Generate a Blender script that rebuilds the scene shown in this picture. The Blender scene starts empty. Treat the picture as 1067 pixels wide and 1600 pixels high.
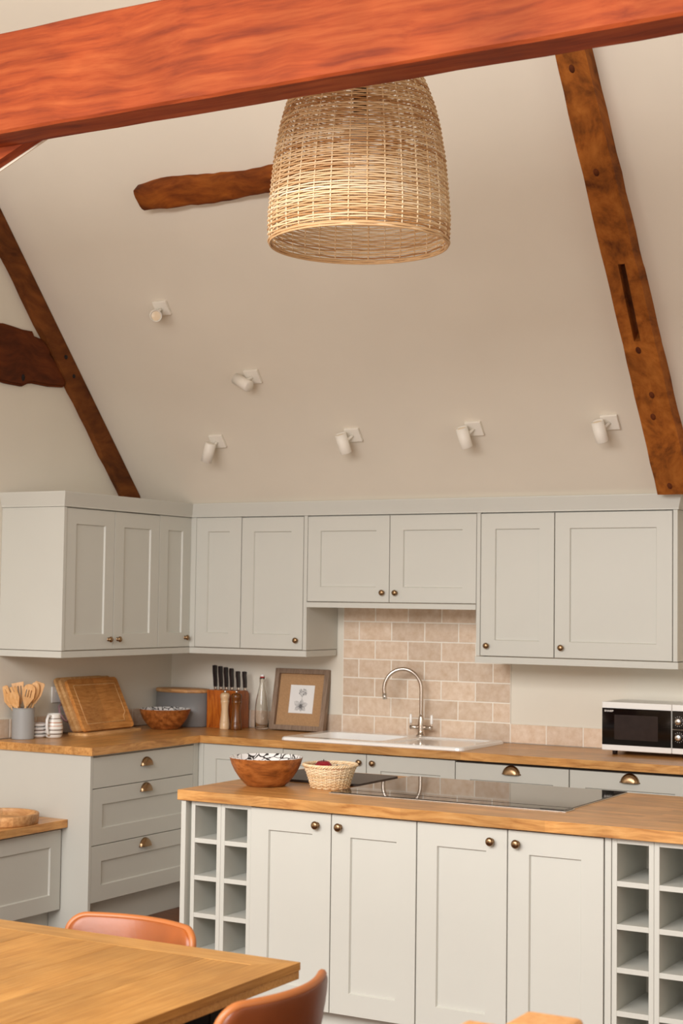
import bpy, bmesh, math, random
from mathutils import Vector, Matrix
random.seed(7)
sc = bpy.context.scene
COL = sc.collection
PI = math.pi
def R(d): return math.radians(d)

# ------------------------------------------------------------------ camera
CAM = Vector((5.5355, -7.7688, 1.652)); YAW, PITCH, ROLL, FPX = .515, .0545, .013, 2501.16
fw = Vector((-math.sin(YAW)*math.cos(PITCH), math.cos(YAW)*math.cos(PITCH), math.sin(PITCH)))
r0 = Vector((math.cos(YAW), math.sin(YAW), 0)); u0 = r0.cross(fw)
rt = r0*math.cos(ROLL)+u0*math.sin(ROLL); up = u0*math.cos(ROLL)-r0*math.sin(ROLL)
cd = bpy.data.cameras.new('camera'); cam = bpy.data.objects.new('camera', cd); COL.objects.link(cam)
m = Matrix((( rt.x, up.x, -fw.x, CAM.x), (rt.y, up.y, -fw.y, CAM.y), (rt.z, up.z, -fw.z, CAM.z), (0, 0, 0, 1)))
cam.matrix_world = m
cd.sensor_fit = 'VERTICAL'; cd.sensor_height = 36; cd.sensor_width = 24; cd.lens = 36*FPX/1600; cd.clip_start = .05
cd.dof.use_dof = True; cd.dof.focus_distance = 6.0; cd.dof.aperture_fstop = 5.6
sc.camera = cam
# ------------------------------------------------------------------ world, light, exposure
sc.view_settings.view_transform = 'Standard'; sc.view_settings.look = 'None'
sc.view_settings.gamma = 1; sc.view_settings.use_curve_mapping = False
sc.view_settings.exposure = -0.1
w = bpy.data.worlds.new('world'); sc.world = w; w.use_nodes = True
w.node_tree.nodes['Background'].inputs[0].default_value = (1, .96, .9, 1)
w.node_tree.nodes['Background'].inputs[1].default_value = .35
def area(name, loc, tgt, sx, sy, power, col=(1, .96, .9)):
    l = bpy.data.lights.new(name, 'AREA'); l.shape = 'RECTANGLE'; l.size = sx; l.size_y = sy; l.energy = power; l.color = col
    o = bpy.data.objects.new(name, l); COL.objects.link(o); o.location = loc
    o.rotation_euler = (Vector(tgt)-Vector(loc)).to_track_quat('-Z', 'Y').to_euler()
    return o
# daylight entering by the glazed doors behind the camera, the gable window and the roof window opposite
DAY = (1, .99, .985)
area('glazed_door_daylight', (3.6, -9.2, .95), (3.6, 0, .95), 4.6, 1.6, 85, DAY)
area('roof_window_daylight', (2.7, -7.85, 3.35), (2.7, -7.85+.763, 3.35-.647), 4.6, 2.2, 390, DAY)
area('gable_window_daylight', (7.6, -4.6, 2.3), (0, -4.6, 2.3), 2.4, 1.6, 14, DAY)

# ------------------------------------------------------------------ pixel helpers (photo 1067x1600)
def ray(px, py): return fw + rt*((px-533.5)/FPX) - up*((py-800)/FPX)
def on_y(y, px, py): d = ray(px, py); return CAM+d*((y-CAM.y)/d.y)
def on_x(x, px, py): d = ray(px, py); return CAM+d*((x-CAM.x)/d.x)
def on_z(z, px, py): d = ray(px, py); return CAM+d*((z-CAM.z)/d.z)

# ------------------------------------------------------------------ materials
def srgb(r, g, b):
    def f(c):
        c /= 255
        return c/12.92 if c <= .04045 else ((c+.055)/1.055)**2.4
    return (f(r), f(g), f(b), 1)
MATS = {}
def base(name):
    m = bpy.data.materials.new(name); m.use_nodes = True; nt = m.node_tree
    return m, nt, nt.nodes['Principled BSDF'], nt.nodes, nt.links
def mat(name, col, rough=.5, metal=0, var=.04, scale=8, bump=0, bscale=200, coat=0, spec=.5):
    m, nt, b, N, L = base(name)
    b.inputs['Roughness'].default_value = rough; b.inputs['Metallic'].default_value = metal
    b.inputs['Coat Weight'].default_value = coat; b.inputs['Specular IOR Level'].default_value = spec
    tc = N.new('ShaderNodeTexCoord'); no = N.new('ShaderNodeTexNoise'); no.inputs['Scale'].default_value = scale; no.inputs['Detail'].default_value = 4
    L.new(tc.outputs['Object'], no.inputs['Vector'])
    rp = N.new('ShaderNodeValToRGB'); c = col
    rp.color_ramp.elements[0].position = .3; rp.color_ramp.elements[1].position = .7
    rp.color_ramp.elements[0].color = (c[0]*(1-var), c[1]*(1-var), c[2]*(1-var), 1)
    rp.color_ramp.elements[1].color = (min(1, c[0]*(1+var)), min(1, c[1]*(1+var)), min(1, c[2]*(1+var)), 1)
    L.new(no.outputs['Fac'], rp.inputs['Fac']); L.new(rp.outputs['Color'], b.inputs['Base Color'])
    if bump:
        n2 = N.new('ShaderNodeTexNoise'); n2.inputs['Scale'].default_value = bscale
        L.new(tc.outputs['Object'], n2.inputs['Vector'])
        bp = N.new('ShaderNodeBump'); bp.inputs['Strength'].default_value = bump; bp.inputs['Distance'].default_value = .002
        L.new(n2.outputs['Fac'], bp.inputs['Height']); L.new(bp.outputs['Normal'], b.inputs['Normal'])
    MATS[name] = m; return m
def wood(name, cols, axis=0, scale=6, stretch=12, rough=.45, staves=None, bump=.15, knots=0, spec=.5, detail=6, stave_var=.25, coat=0, obj_rand=0, waver=.12):
    """cols: dark, mid, light ; axis: grain direction ; staves: (length, width) of glued staves"""
    m, nt, b, N, L = base(name)
    b.inputs['Roughness'].default_value = rough; b.inputs['Specular IOR Level'].default_value = spec; b.inputs['Coat Weight'].default_value = coat
    tc = N.new('ShaderNodeTexCoord'); mp = N.new('ShaderNodeMapping')
    s = [stretch]*3; s[axis] = 1; mp.inputs['Scale'].default_value = s
    vec = tc.outputs['Object']
    oi = N.new('ShaderNodeObjectInfo')
    if obj_rand:
        ad = N.new('ShaderNodeVectorMath'); ad.operation = 'MULTIPLY_ADD'
        ad.inputs[0].default_value = (7.1, 3.3, 5.7)
        L.new(oi.outputs['Random'], ad.inputs[1]); L.new(vec, ad.inputs[2]); vec = ad.outputs[0]
    # gentle waver of the grain
    wv = N.new('ShaderNodeTexNoise'); wv.inputs['Scale'].default_value = 2.2; wv.inputs['Detail'].default_value = 2
    L.new(vec, wv.inputs['Vector'])
    mx = N.new('ShaderNodeVectorMath'); mx.operation = 'MULTIPLY_ADD'
    mx.inputs[1].default_value = (waver+knots,)*3
    L.new(wv.outputs['Color'], mx.inputs[0]); L.new(vec, mx.inputs[2])
    L.new(mx.outputs[0], mp.inputs['Vector'])
    no = N.new('ShaderNodeTexNoise'); no.inputs['Scale'].default_value = scale; no.inputs['Detail'].default_value = detail; no.inputs['Roughness'].default_value = .62
    L.new(mp.outputs['Vector'], no.inputs['Vector'])
    rp = N.new('ShaderNodeValToRGB'); e = rp.color_ramp.elements
    e[0].position = .28; e[0].color = cols[0]; e[1].position = .72; e[1].color = cols[2]
    k = e.new(.5); k.color = cols[1]
    L.new(no.outputs['Fac'], rp.inputs['Fac']); out = rp.outputs['Color']
    # blotches
    n3 = N.new('ShaderNodeTexNoise'); n3.inputs['Scale'].default_value = 3.5; n3.inputs['Detail'].default_value = 3
    L.new(vec, n3.inputs['Vector'])
    mr = N.new('ShaderNodeMapRange'); mr.inputs[1].default_value = .3; mr.inputs[2].default_value = .7; mr.inputs[3].default_value = .8; mr.inputs[4].default_value = 1.15
    L.new(n3.outputs['Fac'], mr.inputs[0])
    mul = N.new('ShaderNodeVectorMath'); mul.operation = 'SCALE'; L.new(out, mul.inputs[0]); L.new(mr.outputs[0], mul.inputs['Scale']); out = mul.outputs[0]
    if staves:
        # tone per glued stave: white noise on floored coordinates
        sp = N.new('ShaderNodeSeparateXYZ'); L.new(tc.outputs['Object'], sp.inputs[0])
        ax = 'XYZ'[axis]; ot = 'XYZ'[1 if axis == 0 else 0]
        d1 = N.new('ShaderNodeMath'); d1.operation = 'DIVIDE'; d1.inputs[1].default_value = staves[1]; L.new(sp.outputs[ot], d1.inputs[0])
        f1 = N.new('ShaderNodeMath'); f1.operation = 'FLOOR'; L.new(d1.outputs[0], f1.inputs[0])
        wn1 = N.new('ShaderNodeTexWhiteNoise'); wn1.noise_dimensions = '1D'; L.new(f1.outputs[0], wn1.inputs['W'])
        d2 = N.new('ShaderNodeMath'); d2.operation = 'DIVIDE'; d2.inputs[1].default_value = staves[0]; L.new(sp.outputs[ax], d2.inputs[0])
        a2 = N.new('ShaderNodeMath'); a2.operation = 'ADD'; L.new(d2.outputs[0], a2.inputs[0]); L.new(wn1.outputs['Value'], a2.inputs[1])
        f2 = N.new('ShaderNodeMath'); f2.operation = 'FLOOR'; L.new(a2.outputs[0], f2.inputs[0])
        cb = N.new('ShaderNodeCombineXYZ'); L.new(f1.outputs[0], cb.inputs[0]); L.new(f2.outputs[0], cb.inputs[1])
        wn = N.new('ShaderNodeTexWhiteNoise'); wn.noise_dimensions = '2D'; L.new(cb.outputs[0], wn.inputs['Vector'])
        m2 = N.new('ShaderNodeMapRange'); m2.inputs[3].default_value = 1-stave_var; m2.inputs[4].default_value = 1+stave_var*.6
        L.new(wn.outputs['Value'], m2.inputs[0])
        mu = N.new('ShaderNodeVectorMath'); mu.operation = 'SCALE'; L.new(out, mu.inputs[0]); L.new(m2.outputs[0], mu.inputs['Scale']); out = mu.outputs[0]
    if obj_rand:
        m3 = N.new('ShaderNodeMapRange'); m3.inputs[3].default_value = 1-obj_rand; m3.inputs[4].default_value = 1+obj_rand
        L.new(oi.outputs['Random'], m3.inputs[0])
        mu = N.new('ShaderNodeVectorMath'); mu.operation = 'SCALE'; L.new(out, mu.inputs[0]); L.new(m3.outputs[0], mu.inputs['Scale']); out = mu.outputs[0]
    L.new(out, b.inputs['Base Color'])
    if bump:
        bp = N.new('ShaderNodeBump'); bp.inputs['Strength'].default_value = bump; bp.inputs['Distance'].default_value = .004
        L.new(no.outputs['Fac'], bp.inputs['Height']); L.new(bp.outputs['Normal'], b.inputs['Normal'])
    MATS[name] = m; return m
def s3(a, b_, c): return (srgb(*a), srgb(*b_), srgb(*c))

mat('plaster', srgb(226, 217, 201), .9, var=.02, scale=2.5, bump=.08, bscale=60, spec=.2)
mat('wallpaint', srgb(226, 220, 206), .85, var=.015, scale=3, spec=.25)
mat('paint', srgb(203, 202, 193), .42, var=.012, scale=3, spec=.35)
mat('inner', srgb(208, 203, 190), .5, var=.012, scale=3, spec=.3)
wood('worktop', s3((164, 106, 52), (202, 146, 82), (220, 168, 104)), 0, 5, 14, .3, staves=(.55, .042), bump=.05, stave_var=.16)
wood('worktop_y', s3((164, 106, 52), (202, 146, 82), (220, 168, 104)), 1, 5, 14, .3, staves=(.55, .042), bump=.05, stave_var=.16)
wood('oak_table', s3((160, 106, 46), (184, 130, 62), (202, 150, 82)), 1, 5, 30, .42, bump=.05, obj_rand=.09, waver=.02)
wood('oak_border', s3((170, 116, 56), (194, 142, 76), (210, 160, 94)), 0, 5, 30, .42, bump=.05, waver=.02)
wood('red_beam', s3((112, 44, 24), (150, 66, 31), (170, 86, 44)), 0, 2.2, 15, .6, bump=.15, knots=.03, spec=.15, waver=.06)
wood('old_oak', s3((92, 48, 16), (152, 86, 30), (182, 110, 44)), 1, 3.2, 5, .75, bump=.5, knots=.15, spec=.2)
wood('old_oak_x', s3((70, 30, 8), (128, 64, 18), (164, 92, 30)), 0, 3.2, 5, .75, bump=.5, knots=.2, spec=.2)
wood('rafter_oak', s3((64, 32, 12), (106, 58, 22), (132, 76, 32)), 1, 3.2, 4, .8, bump=.5, knots=.15, spec=.2)
wood('dark_oak', s3((52, 24, 9), (90, 42, 15), (116, 58, 22)), 1, 3.2, 4, .8, bump=.5, knots=.2, spec=.2)
wood('acacia', s3((98, 50, 18), (156, 90, 40), (192, 124, 64)), 0, 9, 5, .35, staves=None, bump=.05, obj_rand=.04)
wood('bamboo', s3((176, 112, 52), (202, 138, 72), (218, 160, 92)), 0, 9, 10, .4, staves=(.12, .022), bump=.03)
wood('board_edge', s3((190, 140, 84), (214, 168, 112), (228, 188, 136)), 1, 9, 10, .45, bump=.03)
wood('beech', s3((206, 152, 92), (222, 172, 114), (234, 190, 136)), 2, 8, 10, .5, bump=.03, obj_rand=.08)
wood('knife_block', s3((130, 58, 16), (176, 92, 28), (206, 124, 44)), 2, 6, 14, .3, staves=(9, .05), bump=.03, stave_var=.3)
wood('mill_light', s3((214, 176, 132), (226, 192, 150), (236, 206, 168)), 2, 8, 8, .3, bump=.0)
wood('mill_dark', s3((70, 38, 14), (114, 66, 27), (142, 90, 43)), 2, 8, 8, .2, bump=.0)
wood('tray_wood', s3((176, 120, 70), (204, 152, 98), (222, 176, 122)), 0, 8, 8, .5, staves=(.2, .045), bump=.03, stave_var=.2)
wood('grey_wood', s3((116, 94, 76), (140, 117, 97), (160, 138, 118)), 2, 9, 14, .65, bump=.1)
wood('floor_wood', s3((84, 50, 30), (112, 70, 44), (134, 88, 58)), 0, 5, 12, .45, staves=(1.2, .14), bump=.1)
wood('newel_wood', s3((196, 132, 72), (214, 154, 92), (226, 172, 112)), 2, 8, 12, .4, bump=.05)
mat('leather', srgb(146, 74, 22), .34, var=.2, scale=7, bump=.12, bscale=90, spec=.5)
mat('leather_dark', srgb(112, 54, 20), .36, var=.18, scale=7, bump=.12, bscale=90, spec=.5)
mat('piping', srgb(176, 104, 52), .4, var=.05)
mat('black_metal', srgb(30, 28, 27), .45, 1)
mat('brass', (.29, .185, .1, 1), .27, 1, var=.12, scale=30)
mat('steel', (.62, .54, .47, 1), .2, 1, var=.02)
mat('chrome', (.75, .73, .7, 1), .12, 1, var=.01)
mat('ceramic', srgb(247, 246, 243), .12, var=.005, coat=.3)
mat('white', srgb(238, 237, 233), .35, var=.005)
mat('spot_white', srgb(238, 232, 220), .5, var=.005)
mat('lens', srgb(240, 220, 190), .2, var=.02)
mat('hob_glass', srgb(14, 13, 12), .03, var=.02, spec=1.0)
mat('hob_trim', (.7, .68, .64, 1), .3, 1)
mat('slate', srgb(70, 62, 58), .42, var=.08, scale=20)
mat('grey_tin', srgb(128, 128, 128), .4, var=.03)
mat('grey_pot', srgb(160, 161, 160), .45, var=.02)
mat('mauve', srgb(150, 120, 126), .4)
mat('handle_black', srgb(32, 22, 24), .3, var=.05)
mat('red', srgb(190, 30, 34), .35)
mat('apple_red', srgb(140, 16, 34), .22, var=.25, scale=14)
mat('apple_orange', srgb(200, 70, 38), .3, var=.2, scale=14)
mat('straw', srgb(216, 172, 118), .6, var=.12, scale=60)
mat('paper', srgb(236, 236, 234), .8, var=.005)
mat('ink', srgb(128, 128, 128), .8, var=.2, scale=120)
mat('hessian', srgb(178, 140, 100), .85, var=.1, scale=160, bump=.4, bscale=300)
mat('mic_black', srgb(14, 11, 11), .06, var=.02, spec=.6)
mat('mic_window', srgb(48, 40, 38), .12, var=.1, scale=30)
mat('mic_text', srgb(214, 210, 205), .5, var=.01)
mat('rust_rim', srgb(160, 96, 60), .4)
mat('stripe_grey', srgb(120, 112, 104), .4)
mat('grout', srgb(240, 233, 221), .9, var=.02)
mat('cord', srgb(226, 216, 200), .7)
mat('dark_gap', srgb(60, 50, 44), .8)
mat('peg', srgb(26, 12, 6), .9)
def mat_tile():
    m, nt, b, N, L = base('tile'); b.inputs['Roughness'].default_value = .55
    tc = N.new('ShaderNodeTexCoord'); oi = N.new('ShaderNodeObjectInfo')
    ad = N.new('ShaderNodeVectorMath'); ad.operation = 'MULTIPLY_ADD'; ad.inputs[0].default_value = (31, 17, 23)
    L.new(oi.outputs['Random'], ad.inputs[1]); L.new(tc.outputs['Object'], ad.inputs[2])
    n = N.new('ShaderNodeTexNoise'); n.inputs['Scale'].default_value = 26; n.inputs['Detail'].default_value = 8; n.inputs['Roughness'].default_value = .66
    L.new(ad.outputs[0], n.inputs['Vector'])
    rp = N.new('ShaderNodeValToRGB'); e = rp.color_ramp.elements
    e[0].position = .3; e[0].color = srgb(210, 182, 153); e[1].position = .7; e[1].color = srgb(231, 212, 192)
    L.new(n.outputs['Fac'], rp.inputs['Fac'])
    mr = N.new('ShaderNodeMapRange'); mr.inputs[3].default_value = .84; mr.inputs[4].default_value = 1.08; L.new(oi.outputs['Random'], mr.inputs[0])
    mu = N.new('ShaderNodeVectorMath'); mu.operation = 'SCALE'; L.new(rp.outputs['Color'], mu.inputs[0]); L.new(mr.outputs[0], mu.inputs['Scale'])
    L.new(mu.outputs[0], b.inputs['Base Color'])
    MATS['tile'] = m
mat_tile()
def mat_glass():
    m, nt, b, N, L = base('glass'); b.inputs['Roughness'].default_value = .02
    b.inputs['Transmission Weight'].default_value = 1; b.inputs['IOR'].default_value = 1.33; b.inputs['Base Color'].default_value = (.97, .96, .93, 1)
    MATS['glass'] = m
mat_glass()
def mat_squiggle():
    m, nt, b, N, L = base('squiggle'); b.inputs['Roughness'].default_value = .3
    tc = N.new('ShaderNodeTexCoord'); n = N.new('ShaderNodeTexNoise'); n.inputs['Scale'].default_value = 14; n.inputs['Detail'].default_value = 1
    mx = N.new('ShaderNodeVectorMath'); mx.operation = 'MULTIPLY_ADD'; mx.inputs[1].default_value = (.09, .09, .09)
    L.new(tc.outputs['Object'], n.inputs['Vector']); L.new(n.outputs['Color'], mx.inputs[0]); L.new(tc.outputs['Object'], mx.inputs[2])
    v = N.new('ShaderNodeTexVoronoi'); v.feature = 'DISTANCE_TO_EDGE'; v.inputs['Scale'].default_value = 27; L.new(mx.outputs[0], v.inputs['Vector'])
    rp = N.new('ShaderNodeValToRGB'); e = rp.color_ramp.elements
    e[0].position = .035; e[0].color = srgb(30, 26, 26); e[1].position = .06; e[1].color = srgb(236, 234, 232)
    L.new(v.outputs['Distance'], rp.inputs['Fac']); L.new(rp.outputs['Color'], b.inputs['Base Color']); MATS['squiggle'] = m
mat_squiggle()
def mat_cane():
    m, nt, b, N, L = base('cane'); b.inputs['Roughness'].default_value = .55
    a = N.new('ShaderNodeAttribute'); a.attribute_name = 'tone'
    rp = N.new('ShaderNodeValToRGB'); e = rp.color_ramp.elements
    e[0].position = 0; e[0].color = srgb(186, 134, 80); e[1].position = 1; e[1].color = srgb(250, 236, 208)
    k = e.new(.45); k.color = srgb(234, 200, 152)
    L.new(a.outputs['Fac'], rp.inputs['Fac']); L.new(rp.outputs['Color'], b.inputs['Base Color']); MATS['cane'] = m
mat_cane()

# ------------------------------------------------------------------ mesh helpers
class MB:
    def __init__(s): s.v = []; s.f = []; s.smooth = []
    def add(s, vs, fs, smooth=False, M=None):
        o = len(s.v)
        s.v += [tuple(M @ Vector(v)) if M else tuple(v) for v in vs]
        s.f += [tuple(i+o for i in f) for f in fs]; s.smooth += [smooth]*len(fs); return s
    def box(s, x0, x1, y0, y1, z0, z1, bev=0, M=None, seg=1):
        if bev:
            bm = bmesh.new(); bmesh.ops.create_cube(bm, size=1)
            for v in bm.verts: v.co = Vector(((x0+x1)/2+v.co.x*(x1-x0), (y0+y1)/2+v.co.y*(y1-y0), (z0+z1)/2+v.co.z*(z1-z0)))
            bmesh.ops.bevel(bm, geom=bm.edges[:], offset=bev, segments=seg, affect='EDGES', profile=.5)
            bm.verts.index_update(); s.add([v.co[:] for v in bm.verts], [[v.index for v in f.verts] for f in bm.faces], False, M); bm.free(); return s
        vs = [(x, y, z) for z in (z0, z1) for y in (y0, y1) for x in (x0, x1)]
        return s.add(vs, [(0, 2, 3, 1), (4, 5, 7, 6), (0, 1, 5, 4), (2, 6, 7, 3), (0, 4, 6, 2), (1, 3, 7, 5)], False, M)
    def prism(s, poly, h0, h1, axis='z', M=None, smooth=False):
        def mk(p, h):
            return {'z': (p[0], p[1], h), 'y': (p[0], h, p[1]), 'x': (h, p[0], p[1])}[axis]
        n = len(poly); vs = [mk(p, h0) for p in poly]+[mk(p, h1) for p in poly]
        fs = [tuple(range(n))[::-1], tuple(range(n, 2*n))]+[(i, (i+1) % n, n+(i+1) % n, n+i) for i in range(n)]
        return s.add(vs, fs, smooth, M)
    def lathe(s, prof, n=32, c=(0, 0, 0), M=None, smooth=True, sx=1, sy=1):
        vs = []; fs = []; rows = []
        for (r, z) in prof:
            if r < 1e-6: rows.append([len(vs)]); vs.append((c[0], c[1], c[2]+z))
            else:
                rows.append(list(range(len(vs), len(vs)+n)))
                vs += [(c[0]+sx*r*math.cos(2*PI*i/n), c[1]+sy*r*math.sin(2*PI*i/n), c[2]+z) for i in range(n)]
        for a, b in zip(rows, rows[1:]):
            if len(a) == 1 and len(b) == 1: continue
            for i in range(n):
                j = (i+1) % n
                if len(a) == 1: fs.append((a[0], b[j], b[i]))
                elif len(b) == 1: fs.append((a[i], a[j], b[0]))
                else: fs.append((a[i], a[j], b[j], b[i]))
        return s.add(vs, fs, smooth, M)
    def tube(s, pts, rad, n=8, closed=False, M=None, cap=True, smooth=True):
        pts = [Vector(p) for p in pts]; N = len(pts); vs = []; fs = []
        rr = rad if isinstance(rad, (list, tuple)) else [rad]*N
        prev = None
        for i, p in enumerate(pts):
            a = pts[(i-1) % N] if closed or i > 0 else p; b = pts[(i+1) % N] if closed or i < N-1 else p
            t = (b-a).normalized()
            if prev is None:
                h = Vector((0, 0, 1)) if abs(t.z) < .9 else Vector((1, 0, 0)); u = t.cross(h).normalized()
            else:
                u = (prev-t*prev.dot(t)).normalized()
            prev = u; v = t.cross(u)
            vs += [tuple(p+(u*math.cos(2*PI*k/n)+v*math.sin(2*PI*k/n))*rr[i]) for k in range(n)]
        for i in range(N if closed else N-1):
            for k in range(n):
                a = i*n+k; b = i*n+(k+1) % n; c = ((i+1) % N)*n+(k+1) % n; d = ((i+1) % N)*n+k
                fs.append((a, b, c, d))
        if cap and not closed: fs += [tuple(range(n))[::-1], tuple(range((N-1)*n, N*n))]
        return s.add(vs, fs, smooth, M)
    def sphere(s, c, r, nu=20, nv=12, sz=1, M=None):
        prof = [(r*math.sin(PI*i/nv), -r*sz*math.cos(PI*i/nv)) for i in range(nv+1)]
        prof[0] = (0, prof[0][1]); prof[-1] = (0, prof[-1][1])
        return s.lathe(prof, nu, c, M)
    def obj(s, name, material, parent=None, loc=None, rot=None):
        me = bpy.data.meshes.new(name); me.from_pydata(s.v, [], s.f)
        me.polygons.foreach_set('use_smooth', s.smooth); me.update()
        bm = bmesh.new(); bm.from_mesh(me); bmesh.ops.recalc_face_normals(bm, faces=bm.faces[:]); bm.to_mesh(me); bm.free()
        me.materials.append(MATS[material])
        o = bpy.data.objects.new(name, me); COL.objects.link(o)
        if parent: o.parent = parent
        if loc: o.location = loc
        if rot: o.rotation_euler = rot
        return o
def tag(o, label, cat, group=None):
    o['label'] = label; o['category'] = cat
    if group: o['group'] = group
    return o
def struct(o): o['kind'] = 'structure'; return o
def thing(name, label, cat, loc=(0, 0, 0), rz=0, group=None):
    o = bpy.data.objects.new(name, None); COL.objects.link(o); o.empty_display_size = .05
    o.location = loc; o.rotation_euler = (0, 0, rz); return tag(o, label, cat, group)
def share(src, name, parent, loc, rz=0, rot=None):
    c = src.copy(); c.name = name; COL.objects.link(c); c.parent = parent; c.location = loc
    c.rotation_euler = rot if rot else (0, 0, rz); return c

# ------------------------------------------------------------------ setting
TS = 1.18; ZC = 1.785; AL = math.atan(TS)           # roof slope: z = ZC - TS*y
YR = -4.65; ZR = ZC-TS*YR; YF = 2*YR; XR = 7.7
struct(MB().box(-.2, XR+.2, YF-.2, .2, -.1, 0).obj('floor', 'floor_wood'))
KW = .03                                             # the old gable is slightly out of square
def shear(mb):
    mb.v = [(x+KW*y, y, z) for x, y, z in mb.v]; return mb
MB_wall = shear(MB().prism([(0, 0), (0, 2.16), (-.30, 2.16), (-.30, ZC+.3*TS), (YR, ZR), (YF, ZC), (YF, 0)], -.15, 0, 'x'))
wl = struct(MB_wall.obj('wall_left', 'wallpaint'))
wb = struct(MB().box(-.15, XR+.15, 0, .15, 0, 2.3).obj('wall_back', 'wallpaint'))
struct(MB().prism([(-.30, ZC+.3*TS), (-.30, 2.16), (0, 2.16), (0, 2.35), (-.12, 2.35), (YR, ZR+.15), (YR, ZR)], -.3, XR, 'x').obj('ceiling_back', 'plaster'))
struct(MB().prism([(YR, ZR), (YF, ZC), (YF, ZC+.15), (YR, ZR+.15)], -.4, XR, 'x').obj('ceiling_front', 'plaster'))
struct(MB().prism([(0, 0), (0, 2.16), (-.30, 2.16), (-.30, ZC+.3*TS), (YR, ZR), (YF, ZC), (YF, 0)], XR, XR+.15, 'x').obj('wall_right', 'wallpaint'))
struct(MB().box(-.15, XR+.15, YF-.15, YF, 0, ZC).obj('wall_front', 'wallpaint'))
# wall tiles: grout bed + one object per tile
G = .0052
def tile_mesh(w_, h_):
    mb = MB(); t = .008; b_ = .0025
    v = [(0, 0, 0), (w_, 0, 0), (w_, 0, h_), (0, 0, h_), (b_, -t, b_), (w_-b_, -t, b_), (w_-b_, -t, h_-b_), (b_, -t, h_-b_), (0, -t+b_, 0), (w_, -t+b_, 0), (w_, -t+b_, h_), (0, -t+b_, h_)]
    f = [(4, 5, 6, 7), (8, 9, 5, 4), (9, 10, 6, 5), (10, 11, 7, 6), (11, 8, 4, 7), (0, 1, 9, 8), (1, 2, 10, 9), (2, 3, 11, 10), (3, 0, 8, 11)]
    return mb.add(v, f)
TC = {}
def tile(parent, w_, h_, loc, rz=0):
    k = (round(w_, 4), round(h_, 4))
    if k not in TC:
        TC[k] = tile_mesh(w_, h_).obj('tile', 'tile', parent, loc, (0, 0, rz)); return TC[k]
    return share(TC[k], 'tile', parent, loc, rz)
ZW = .914; TX = 1.1645; TW = .2016; TH = .103
Z0 = ZW+.002
for k in range(8):
    z = Z0+TH*k
    if k == 7: ws = [1, .5, .5, 1, 1, 1]
    elif k % 2 == 0: ws = [1]*5
    else: ws = [.5, 1, 1, 1, 1, .5]
    x = TX
    for q in ws: tile(wb, TW*q-G, TH-G, (x+G/2, -.0005, z)); x += TW*q
x = TX-TW
while x > .1: tile(wb, TW-G, TH-G, (x+G/2, -.0005, Z0)); x -= TW
tile(wb, x+TW-G, TH-G, (G/2, -.0005, Z0))
x = TX+5*TW
for k in range(11): tile(wb, TW-G, TH-G, (x+G/2, -.0005, Z0)); x += TW
for k in range(7):
    y = -.166-TW*k
    tile(wl, TW-G, TH-G, (.0005+KW*(y-TW+G/2), y-TW+G/2, Z0), PI/2-KW)
tile(wl, .150, TH-G, (.0005-KW*.163, -.163, Z0), PI/2-KW)
MB().box(TX, TX+5*TW, -.0066, -.0008, Z0, Z0+8*TH).obj('grout_bed', 'grout', wb)
MB().box(.009, TX, -.0066, -.0008, Z0, Z0+TH-G).obj('grout_bed', 'grout', wb); MB().box(TX+5*TW, 4.3, -.0066, -.0008, Z0, Z0+TH-G).obj('grout_bed', 'grout', wb)
shear(MB().box(.0008, .0066, -1.57, -.009, Z0, Z0+TH-G)).obj('grout_bed', 'grout', wl)

# ------------------------------------------------------------------ roof timbers
Nn = Vector((0, -math.sin(AL), -math.cos(AL)))        # inward normal of the back slope
Sd = Vector((0, -math.cos(AL), math.sin(AL)))         # up the slope
def slope_pt(x, y, h=0): return Vector((x, y, ZC-TS*y))+Nn*h
# right principal rafter with an empty mortise
def rafter_right():
    h = .085; th = .0005
    ys = [-.340-.06*i for i in range(58)]
    sl0, sl1 = (.888, 1.14)
    ylist = sorted(set([-y for y in ys]+[sl0, sl1]))
    mb = MB(); rnd = random.Random(3); vs = []; fs = []; rows = []
    for y in ylist:
        lx = 3.11+.028*(y-.45)+.002*rnd.uniform(-1, 1); rx = 3.272+.002*(y-.4)+.002*rnd.uniform(-1, 1)
        s0 = 3.178+.055*(y-.888); s1 = s0+.031
        xs = [lx, s0, s1, rx]; row = []
        for j, x in enumerate(xs):
            row.append(len(vs)); vs.append(slope_pt(x, -y-.03, h+(.002*rnd.uniform(-1, 1) if j in (0, 3) else 0)))
        row.append(len(vs)); vs.append(slope_pt(lx, -y, th)); row.append(len(vs)); vs.append(slope_pt(rx, -y, th))
        row.append(len(vs)); vs.append(slope_pt(s0, -y-.03, h-.09)); row.append(len(vs)); vs.append(slope_pt(s1, -y-.03, h-.09))
        rows.append(row)
    for i in range(len(rows)-1):
        a, b = rows[i], rows[i+1]; slot = sl0 <= ylist[i] < sl1-1e-6
        for j in range(3):
            if slot and j == 1:
                fs += [(a[6], a[7], b[7], b[6]), (a[1], a[6], b[6], b[1]), (a[7], a[2], b[2], b[7])]
                if ylist[i] == sl0: fs.append((a[1], a[2], a[7], a[6]))
                if ylist[i+1] == sl1: fs.append((b[1], b[6], b[7], b[2]))
            else: fs.append((a[j], a[j+1], b[j+1], b[j]))
        fs += [(a[4], a[0], b[0], b[4]), (a[3], a[5], b[5], b[3])]
    a, b = rows[0], rows[-1]
    fs += [(a[4], a[0], a[1], a[2], a[3], a[5]), (b[5], b[3], b[2], b[1], b[0], b[4])]
    mb.add(vs, fs); return mb
t = thing('rafter', 'old oak rafter with an empty mortise slot, fixed to the sloping ceiling', 'beam', (3.2, -.25, 2.07))
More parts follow.
